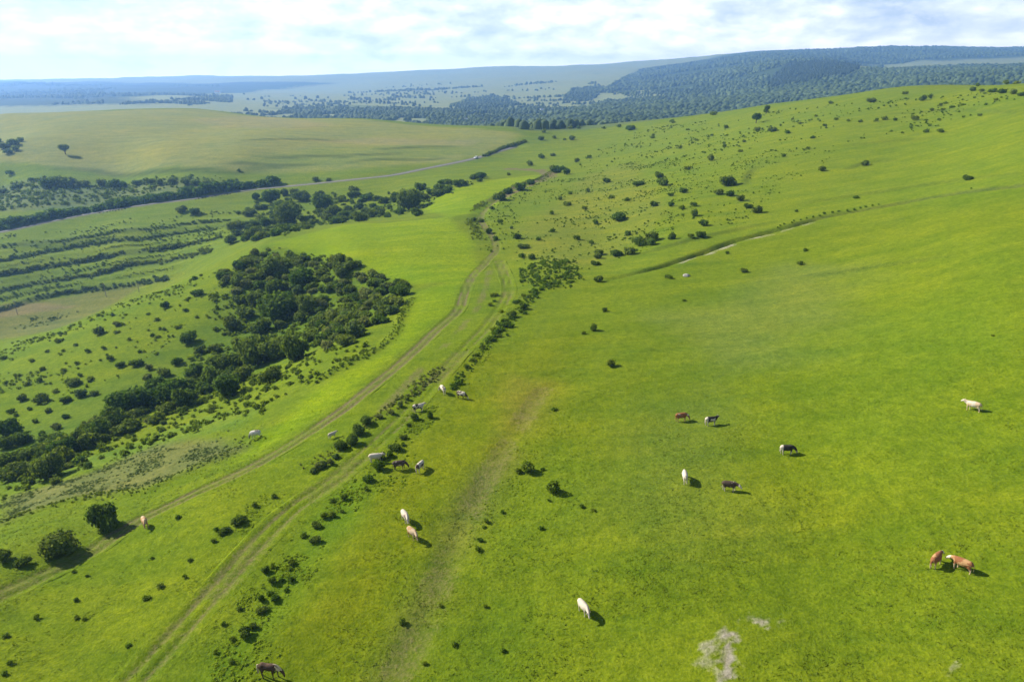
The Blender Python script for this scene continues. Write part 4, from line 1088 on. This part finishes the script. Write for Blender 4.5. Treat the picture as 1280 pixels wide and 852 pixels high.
def cow_body(pose, yaw=0.0):
    bm = bmesh.new()
    torso = [(-.90, 0, 1.16, .07, .09), (-.85, 0, 1.13, .20, .22), (-.68, 0, 1.06, .275, .33), (-.40, 0, 1.00, .32, .40), (-.05, 0, .96, .36, .445), (.28, 0, .97, .33, .42), (.52, 0, 1.02, .27, .38)]
    if pose == 'graze':
        nk = [(.72, .0, 1.02, .17, .27), (.92, .02, .86, .13, .20), (1.08, .05, .63, .105, .15), (1.16, .07, .46, .115, .135), (1.20, .09, .30, .09, .105), (1.22, .10, .14, .07, .075), (1.22, .10, .07, .05, .05)]
        poll = (1.12, .06, .52); hd = Vector((.06, .03, -.35)).normalized()
    elif pose == 'low':
        nk = [(.72, 0, 1.08, .17, .27), (.95, 0, 1.05, .13, .19), (1.12, 0, 1.00, .12, .15), (1.22, 0, .92, .115, .13), (1.34, 0, .78, .085, .10), (1.44, 0, .66, .07, .075), (1.47, 0, .61, .05, .05)]
        poll = (1.13, 0, 1.04); hd = Vector((.6, 0, -.75)).normalized()
    else:
        nk = [(.70, 0, 1.09, .18, .30), (.88, 0, 1.17, .15, .24), (1.02, 0, 1.24, .13, .18), (1.13, 0, 1.26, .125, .145), (1.28, 0, 1.16, .09, .11), (1.41, 0, 1.06, .075, .085), (1.45, 0, 1.02, .05, .055)]
        poll = (1.03, 0, 1.34); hd = Vector((.85, 0, -.5)).normalized()
    if yaw:
        c, s = math.cos(yaw), math.sin(yaw)
        f = lambda x, y: (.6 + (x - .6) * c - y * s, (x - .6) * s + y * c)
        nk = [(*f(a[0], a[1]), *a[2:]) for a in nk]; poll = (*f(poll[0], poll[1]), poll[2])
    tube(bm, torso + nk)
    for s in (-1, 1):
        st = .10 * s
        tube(bm, [(.50 + st * .4, .16 * s, .98, .12, .19), (.50 + st * .6, .18 * s, .70, .095, .12), (.51 + st, .18 * s, .46, .065, .07), (.50 + st, .18 * s, .22, .05, .05), (.50 + st, .18 * s, .10, .055, .06), (.52 + st, .18 * s, 0, .065, .075)], 10)
        tube(bm, [(-.58, .15 * s, 1.0, .13, .25), (-.56 - st * .4, .18 * s, .72, .11, .19), (-.70 - st, .18 * s, .48, .06, .085), (-.69 - st, .18 * s, .24, .05, .052), (-.66 - st, .18 * s, .10, .055, .06), (-.64 - st, .18 * s, 0, .065, .075)], 10)
        e = Vector(poll) + Vector((-.02, .17 * s, -.05)); ball(bm, e, .09, (.5, 1.25, .55))
    ball(bm, (-.36, 0, .62), .15, (1.2, .9, .75))
    tube(bm, [(-.88, 0, 1.18, .045, .045), (-.97, 0, 1.05, .035, .035), (-.99, .01, .75, .03, .03), (-.98, .02, .50, .05, .045), (-.97, .02, .36, .03, .03)], 8)
    return remeshed('body', bm, .032), poll

def horse_body():
    bm = bmesh.new()
    tube(bm, [(-.82, 0, 1.24, .08, .10), (-.78, 0, 1.20, .21, .23), (-.58, 0, 1.16, .28, .31), (-.28, 0, 1.13, .26, .30), (.05, 0, 1.10, .275, .33), (.35, 0, 1.14, .25, .33), (.55, 0, 1.18, .19, .30),
              (.76, 0, 1.14, .13, .24), (.98, 0, .96, .10, .19), (1.12, .02, .74, .09, .15), (1.18, .03, .56, .085, .12), (1.21, .04, .38, .065, .085), (1.21, .04, .24, .055, .06), (1.20, .04, .18, .04, .04)])
    for s in (-1, 1):
        st = .12 * s
        tube(bm, [(.46, .15 * s, 1.05, .11, .18), (.47 + st, .16 * s, .76, .08, .095), (.48 + st, .16 * s, .50, .058, .06), (.47 + st, .16 * s, .22, .042, .042), (.49 + st, .16 * s, .09, .05, .052), (.52 + st, .16 * s, 0, .06, .068)], 10)
        tube(bm, [(-.58, .14 * s, 1.12, .14, .24), (-.55 - st * .4, .16 * s, .82, .10, .16), (-.70 - st, .16 * s, .54, .055, .075), (-.69 - st, .16 * s, .26, .045, .046), (-.66 - st, .16 * s, .10, .052, .055), (-.64 - st, .16 * s, 0, .06, .068)], 10)
        tube(bm, [(1.13, .06 * s, .78, .03, .03), (1.19, .07 * s, .90, .03, .025), (1.20, .08 * s, .97, .012, .012)], 6)
    return remeshed('body', bm, .03)

def coat(name, base, patch, amount, seed, face=None, legs=None, scale=1.6, rump=None):
    """hide with patches of two colours; face, legs and rump can carry their own colour"""
    mt, nt, b = new_mat(name)
    tcn = nt.nodes.new('ShaderNodeTexCoord'); mpn = nt.nodes.new('ShaderNodeMapping'); mpn.inputs['Location'].default_value = (seed * 3.7, seed * 1.3, seed * 2.1)
    nt.links.new(tcn.outputs['Object'], mpn.inputs[0])
    f = maprange(nt, nnode(nt, mpn.outputs[0], scale, 2, .45, .3), amount - .02, amount + .02, 1, 0)
    c = mixrgb(nt, f, base, patch)
    sx = nt.nodes.new('ShaderNodeSeparateXYZ'); nt.links.new(tcn.outputs['Object'], sx.inputs[0])
    if legs is not None: c = mixrgb(nt, maprange(nt, sx.outputs['Z'], .5, .62, 1, 0), c, legs)
    if rump is not None: c = mixrgb(nt, maprange(nt, sx.outputs['X'], -.62, -.5, 1, 0), c, rump)
    if face is not None: c = mixrgb(nt, maprange(nt, sx.outputs['X'], .98, 1.06, 0, 1), c, face)
    c = mixrgb(nt, math_(nt, 'MULTIPLY', nnode(nt, tcn.outputs['Object'], 18, 3), .3), c, (.10, .08, .06))
    nt.links.new(c, b.inputs['Base Color']); b.inputs['Roughness'].default_value = .75
    return mt
WHITE = (.58, .51, .41); CREAM = (.52, .39, .25); TAN = (.43, .25, .11); RED = (.25, .095, .034); BROWN = (.058, .038, .026); BLACK = (.018, .016, .016); PINK = (.62, .47, .38)
M_HORN, nt, b = new_mat('horn'); b.inputs['Base Color'].default_value = (.35, .30, .22, 1); b.inputs['Roughness'].default_value = .5
M_MANE, nt, b = new_mat('pale_mane'); nt.links.new(mixrgb(nt, nnode(nt, None, 30, 3), (.42, .32, .19), (.66, .55, .38)), b.inputs['Base Color'])
BODY = {k: cow_body(*v) for k, v in {'graze': ('graze', 0), 'grazeL': ('graze', .5), 'low': ('low', -.35), 'level': ('low', 0), 'up': ('up', 0), 'upL': ('up', .45)}.items()}

def horn_mesh(poll, s):
    bm = bmesh.new(); x, y, z = poll
    tube(bm, [(x, y + .07 * s, z, .028, .028), (x, y + .16 * s, z + .03, .024, .024), (x + .03, y + .22 * s, z + .10, .016, .016), (x + .05, y + .22 * s, z + .17, .006, .006)], 8)
    me = bpy.data.meshes.new('horn'); bm.to_mesh(me); bm.free(); me.materials.append(M_HORN)
    return me

def ground_basis(x, y):
    e = .8
    zx = (Hat(x + e, y) - Hat(x - e, y)) / (2 * e); zy = (Hat(x, y + e) - Hat(x, y - e)) / (2 * e)
    return Vector((-zx, -zy, 1)).normalized()

def stand(o, px, py, heading, sink=.02, tilt=.6):
    g = cast(px, py)[0]
    nrm = ground_basis(g[0], g[1]).lerp(Vector((0, 0, 1)), 1 - tilt).normalized()
    q = nrm.to_track_quat('Z', 'Y')
    o.rotation_mode = 'QUATERNION'
    fx = Vector((math.cos(rad(heading)), math.sin(rad(heading)), 0)); fx = (fx - nrm * fx.dot(nrm)).normalized(); fy = nrm.cross(fx)
    o.rotation_quaternion = Matrix((fx, fy, nrm)).transposed().to_quaternion()
    o.location = (g[0], g[1], g[2] - sink)

def cow(px, py, heading, pose, mat, label, group=None, size=1.0, horns=True):
    o = link('cow', None)
    me, poll = BODY[pose]
    me = me.copy(); me.materials.clear(); me.materials.append(mat)
    link('body', me, o)
    if horns:
        for s in (-1, 1): link('horn', horn_mesh(poll, s), o)
    stand(o, px, py, heading); o.scale = (size,) * 3
    tag(o, label, 'cow', 'cattle grazing on the pasture')

cow(730, 766, -62, 'low', coat('coat_white', WHITE, PINK, .42, 1), 'white cow alone on the open grass above the bare chalky patch')
cow(1170, 706, 36, 'level', coat('coat_red', RED, TAN, .40, 2, face=WHITE, legs=CREAM), 'chestnut cow with white face, its rump turned away from the other of the pair', horns=False)
cow(1202, 712, 128, 'level', coat('coat_red', TAN, RED, .47, 3, face=WHITE, legs=CREAM), 'tan chestnut cow nose to nose with its partner, rump in full sun', horns=False)
cow(1216, 513, 130, 'up', coat('coat_cream', CREAM, WHITE, .45, 4, face=WHITE), 'cream cow standing alone high on the right pasture')
cow(852, 526, 4, 'graze', coat('coat_red', RED, WHITE, .36, 5, legs=TAN), 'red brown cow grazing beside a black and white one')
cow(889, 531, 6, 'upL', coat('coat_black', BLACK, WHITE, .40, 6, legs=WHITE, rump=WHITE), 'black and white cow with raised head beside the red brown one')
cow(984, 567, -8, 'graze', coat('coat_black', BLACK, (.03, .028, .026), .45, 7, legs=(.30, .27, .24), rump=WHITE), 'black cow with white hindquarters grazing by itself')
cow(856, 601, 84, 'graze', coat('coat_white', WHITE, CREAM, .40, 8), 'white cow seen end on, next to the dark brown cow with white face')
cow(912, 613, -18, 'low', coat('coat_brown', BROWN, WHITE, .36, 9, face=WHITE, legs=(.5, .44, .36)), 'dark brown cow with white face and pale legs')
cow(507, 651, -58, 'low', coat('coat_white', WHITE, (.30, .22, .18), .36, 10), 'white cow walking just ahead of a tan one')
cow(516, 672, -46, 'low', coat('coat_tan', CREAM, TAN, .46, 11), 'tan cow following close to a white one')
cow(500, 586, 8, 'graze', coat('coat_brown', BROWN, (.35, .28, .22), .34, 12), 'dark brown cow grazing side on by the shrubs')
cow(526, 588, 62, 'grazeL', coat('coat_white', WHITE, BROWN, .42, 13), 'white and brown cow grazing next to the dark brown one')
cow(470, 577, 5, 'up', coat('coat_white', WHITE, CREAM, .4, 14), 'white cow half hidden behind a leafy shrub')
cow(554, 491, 118, 'grazeL', coat('coat_white', WHITE, BROWN, .45, 15), 'white cow with brown patches at the shrub row beside the track')
cow(577, 498, -28, 'graze', coat('coat_brown', BROWN, WHITE, .44, 16), 'brown cow with white back patch grazing at the end of the shrub row')
cow(524, 514, 6, 'upL', coat('coat_black', WHITE, BLACK, .47, 17), 'black and white cow standing behind a round shrub by the ruts')
cow(321, 547, 176, 'graze', coat('coat_grey', (.60, .57, .52), (.16, .14, .13), .42, 18), 'pale grey cow alone beside the overgrown bank')
cow(183, 658, -52, 'low', coat('coat_tan', CREAM, TAN, .52, 19), 'tan cow beside the large round bush on the dirt track')
cow(416, 547, 40, 'up', coat('coat_white', WHITE, CREAM, .4, 20), 'white calf at the edge of the bush clump by the dirt track', size=.72, horns=False)

h = link('horse', None)
hm = horse_body(); hm.materials.append(coat('coat_dark_bay', (.060, .030, .017), (.10, .055, .03), .45, 21, scale=2.2)); link('body', hm, h)
bm = bmesh.new()
tube(bm, [(.42, 0, 1.45, .03, .06), (.62, .0, 1.43, .05, .10), (.84, -.03, 1.27, .065, .13), (1.02, -.04, 1.05, .06, .12), (1.14, -.02, .84, .03, .06)], 8)
tube(bm, [(.60, -.12, 1.38, .03, .06), (.80, -.13, 1.12, .03, .15), (.94, -.11, .94, .02, .12)], 8)
mm = bpy.data.meshes.new('mane'); bm.to_mesh(mm); bm.free(); mm.materials.append(M_MANE); link('mane', mm, h)
bm = bmesh.new()
tube(bm, [(-.84, 0, 1.30, .04, .04), (-.95, 0, 1.22, .06, .06), (-1.0, 0, .9, .085, .075), (-.98, 0, .55, .075, .07), (-.96, 0, .32, .03, .03)], 10)
tm = bpy.data.meshes.new('tail'); bm.to_mesh(tm); bm.free(); tm.materials.append(M_MANE); link('tail', tm, h)
stand(h, 338, 846, -8); h.scale = (1.14,) * 3
tag(h, 'dark bay horse with pale mane and tail grazing on the yellow green grass', 'horse', None)

# ------------------------------------------------------------------ boulder, car, poles, village
def boulder(px, py, r_, label):
    bm = bmesh.new(); bmesh.ops.create_icosphere(bm, subdivisions=3, radius=1)
    rs = random.Random(5)
    for v_ in bm.verts:
        n_ = float(fbm(v_.co.x * 2 + 7, v_.co.y * 2 + v_.co.z * 3, 1.0, 3, 141)); v_.co *= 1 + .55 * n_
        v_.co.z = max(v_.co.z * .65, -.2)
    me = bpy.data.meshes.new('boulder'); bm.to_mesh(me); bm.free()
    mt, nt, b = new_mat('limestone'); nt.links.new(mixrgb(nt, nnode(nt, None, 4, 5), (.20, .19, .17), (.42, .40, .36)), b.inputs['Base Color']); me.materials.append(mt)
    o = link('boulder', me); g = cast(px, py)[0]; o.location = (g[0], g[1], g[2] + .1 * r_); o.scale = (r_ * 1.2, r_, r_)
    tag(o, label, 'rock')
boulder(858, 345, .85, 'pale grey boulder in the grass below the ditch')

def box(bm, x0, x1, y0, y1, z0, z1):
    vs_ = [bm.verts.new((x, y, z)) for z in (z0, z1) for y in (y0, y1) for x in (x0, x1)]
    for f_ in ((0, 2, 3, 1), (4, 5, 7, 6), (0, 1, 5, 4), (2, 6, 7, 3), (0, 4, 6, 2), (1, 3, 7, 5)): bm.faces.new([vs_[k] for k in f_])
    return vs_
def simple(name, col, rough_=.6, spec=.3):
    mt, nt, b = new_mat(name)
    nt.links.new(mixrgb(nt, nnode(nt, None, 6, 4), [c_ * .88 for c_ in col], [min(1, c_ * 1.1) for c_ in col]), b.inputs['Base Color'])
    b.inputs['Roughness'].default_value = rough_; b.inputs['Specular IOR Level'].default_value = spec
    return mt
M_PAINT = simple('white_paint', (.78, .78, .76), .35, .5); M_GLASS = simple('dark_glass', (.03, .035, .04), .1, .6); M_TYRE = simple('tyre_rubber', (.02, .02, .02), .9)
M_WOODP = simple('weathered_wood', (.22, .18, .14), .9); M_PLASTER = simple('white_plaster', (.72, .70, .66), .9); M_TILE = simple('clay_tiles', (.30, .13, .08), .9); M_SLATE = simple('slate_roof', (.25, .28, .33), .8); M_METAL = simple('grey_metal', (.3, .3, .3), .5)
def fin(bm, name, mat, parent):
    bmesh.ops.recalc_face_normals(bm, faces=bm.faces)
    me = bpy.data.meshes.new(name); bm.to_mesh(me); bm.free(); me.materials.append(mat)
    return link(name, me, parent)
car = link('car', None)
bm = bmesh.new()
pr = [(-2.1, .35), (-2.15, .75), (-2.0, .95), (-1.75, 1.38), (-1.5, 1.46), (.1, 1.46), (.35, 1.40), (1.0, .98), (1.9, .85), (2.1, .65), (2.1, .35)]
A = [bm.verts.new((x, -.82, z)) for x, z in pr]; B = [bm.verts.new((x, .82, z)) for x, z in pr]
bm.faces.new(A); bm.faces.new(B[::-1])
for k in range(len(pr)): bm.faces.new((A[k], B[k], B[(k + 1) % len(pr)], A[(k + 1) % len(pr)]))
body = fin(bm, 'body', M_PAINT, car)
for s in (-1, 1):
    bm = bmesh.new(); q = [(-1.65, 1.0), (-1.5, 1.36), (.05, 1.36), (.75, 1.0)]
    bm.faces.new([bm.verts.new((x, s * .825, z)) for x, z in q]); fin(bm, 'window', M_GLASS, car)
bm = bmesh.new(); bm.faces.new([bm.verts.new(c_) for c_ in ((.40, -.70, 1.375), (.40, .70, 1.375), (.98, .72, 1.0), (.98, -.72, 1.0))])
ws = fin(bm, 'windscreen', M_GLASS, car); ws.location = (.006, 0, .008)
for x in (-1.3, 1.3):
    for s in (-1, 1):
        bm = bmesh.new(); bmesh.ops.create_cone(bm, cap_ends=True, segments=18, radius1=.33, radius2=.33, depth=.22, matrix=Matrix.Translation((x, s * .76, .33)) @ Matrix.Rotation(math.pi / 2, 4, 'X'))
        w_ = fin(bm, 'wheel', M_TYRE, car)
        bm = bmesh.new(); bmesh.ops.create_cone(bm, cap_ends=True, segments=14, radius1=.19, radius2=.19, depth=.03, matrix=Matrix.Translation((x, s * .875, .33)) @ Matrix.Rotation(math.pi / 2, 4, 'X'))
        fin(bm, 'rim', M_METAL, w_)
g = cast(603, 199)[0]
k = int(np.argmin((ROAD[:, 0] - g[0]) ** 2 + (ROAD[:, 1] - g[1]) ** 2)); dv = ROAD[k + 1] - ROAD[k]; dv = dv[:2] / np.linalg.norm(dv[:2])
cx, cy = ROAD[k, 0] + dv[1] * 1.5, ROAD[k, 1] - dv[0] * 1.5
car.location = (cx, cy, float(Hat(cx, cy)) + .165); car.rotation_euler = (0, 0, math.atan2(-dv[1], -dv[0]))
car.scale = (1.2, 1.2, 1.25)
tag(car, 'small white car driving on the road at the plateau corner', 'car')

def pole(px, py, hgt, label, group):
    o = link('utility_pole', None); g = cast(px, py)[0]; o.location = tuple(g)
    bm = bmesh.new(); tube(bm, [(0, 0, -.4, .16, .16), (0, 0, hgt, .11, .11)], 10); fin(bm, 'post', M_WOODP, o)
    bm = bmesh.new(); box(bm, -.9, .9, -.06, .06, hgt - .7, hgt - .55); ar = fin(bm, 'crossarm', M_WOODP, o)
    for x in (-.8, 0, .8):
        bm = bmesh.new(); tube(bm, [(x, 0, hgt - .55, .04, .04), (x, 0, hgt - .40, .06, .06), (x, 0, hgt - .32, .03, .03)], 8); fin(bm, 'insulator', M_METAL, ar)
    tag(o, label, 'pole', group)
pole(133, 371, 8.0, 'wooden utility pole at the edge of the brown field under the terraces', None)
pole(174, 365, 5.0, 'short pale post at the upper tip of the brown field', None)
pole(22, 393, 8.0, 'wooden utility pole by the lowest hedge beside the brown field', None)

def house(px, py, L_, W_, eave, ridge, rz, wall, roof, label):
    g = cast(px, py)[0]; o = link('village_house', None); o.location = (g[0], g[1], g[2] - .3); o.rotation_euler = (0, 0, rz)
    a, c = L_ / 2, W_ / 2
    bm = bmesh.new(); pf = [(-c, 0), (c, 0), (c, eave), (0, ridge), (-c, eave)]
    A = [bm.verts.new((-a, y, z)) for y, z in pf]; B = [bm.verts.new((a, y, z)) for y, z in pf]
    bm.faces.new(A); bm.faces.new(B[::-1])
    for k in range(5): bm.faces.new((A[k], B[k], B[(k + 1) % 5], A[(k + 1) % 5]))
    fin(bm, 'wall', wall, o)
    bm = bmesh.new(); t_ = .25; e_ = .5; sl = (ridge - eave) / c
    pf = [(-c - e_, eave - e_ * sl + .05), (0, ridge + .05), (c + e_, eave - e_ * sl + .05), (c + e_, eave - e_ * sl + .05 + t_), (0, ridge + .05 + t_), (-c - e_, eave - e_ * sl + .05 + t_)]
    A = [bm.verts.new((-a - e_, y, z)) for y, z in pf]; B = [bm.verts.new((a + e_, y, z)) for y, z in pf]
    bm.faces.new((A[0], A[1], A[4], A[5])); bm.faces.new((A[1], A[2], A[3], A[4])); bm.faces.new((B[0], B[1], B[4], B[5])); bm.faces.new((B[1], B[2], B[3], B[4]))
    for k in range(6): bm.faces.new((A[k], B[k], B[(k + 1) % 6], A[(k + 1) % 6]))
    rf = fin(bm, 'roof', roof, o)
    bm = bmesh.new(); box(bm, a * .4, a * .4 + .8, -.4, .4, ridge - .4, ridge + 1.2); fin(bm, 'chimney', M_TILE, rf)
    for x in (-a * .55, a * .1, a * .6):
        bm = bmesh.new(); box(bm, x - .5, x + .5, -c - .06, -c + .05, eave * .35, eave * .75); fin(bm, 'window', M_GLASS, o)
    bm = bmesh.new(); box(bm, -a * .25 - .45, -a * .25 + .45, -c - .05, -c + .05, .2, 2.2); fin(bm, 'door', M_WOODP, o)
    tag(o, label, 'house', 'village houses among the trees')
house(581, 152.5, 15, 9, 5.5, 8.5, .2, M_PLASTER, M_SLATE, 'large white village house standing out at the edge of the tree belt')
house(637, 157.5, 11, 8, 4, 7, -.5, M_PLASTER, M_TILE, 'white house with red roof where the tree belt meets the plateau corner')
house(604, 155, 10, 7, 4, 6.5, .6, M_PLASTER, M_TILE, 'small white house beside the large white one in the tree belt')
house(678, 139, 13, 8, 4.5, 7.5, .3, M_PLASTER, M_SLATE, 'pale house with grey roof high among the valley trees')
house(655, 147, 11, 8, 4, 7, 1.1, M_PLASTER, M_TILE, 'pale gabled house in the middle of the valley trees')
house(727, 141, 12, 8, 4, 7, -.2, M_PLASTER, M_TILE, 'pale house with red roof at the right end of the valley trees')
house(272, 117, 26, 14, 9, 14, .1, M_PLASTER, M_TILE, 'lone pale building with red roof on the far blue plain')
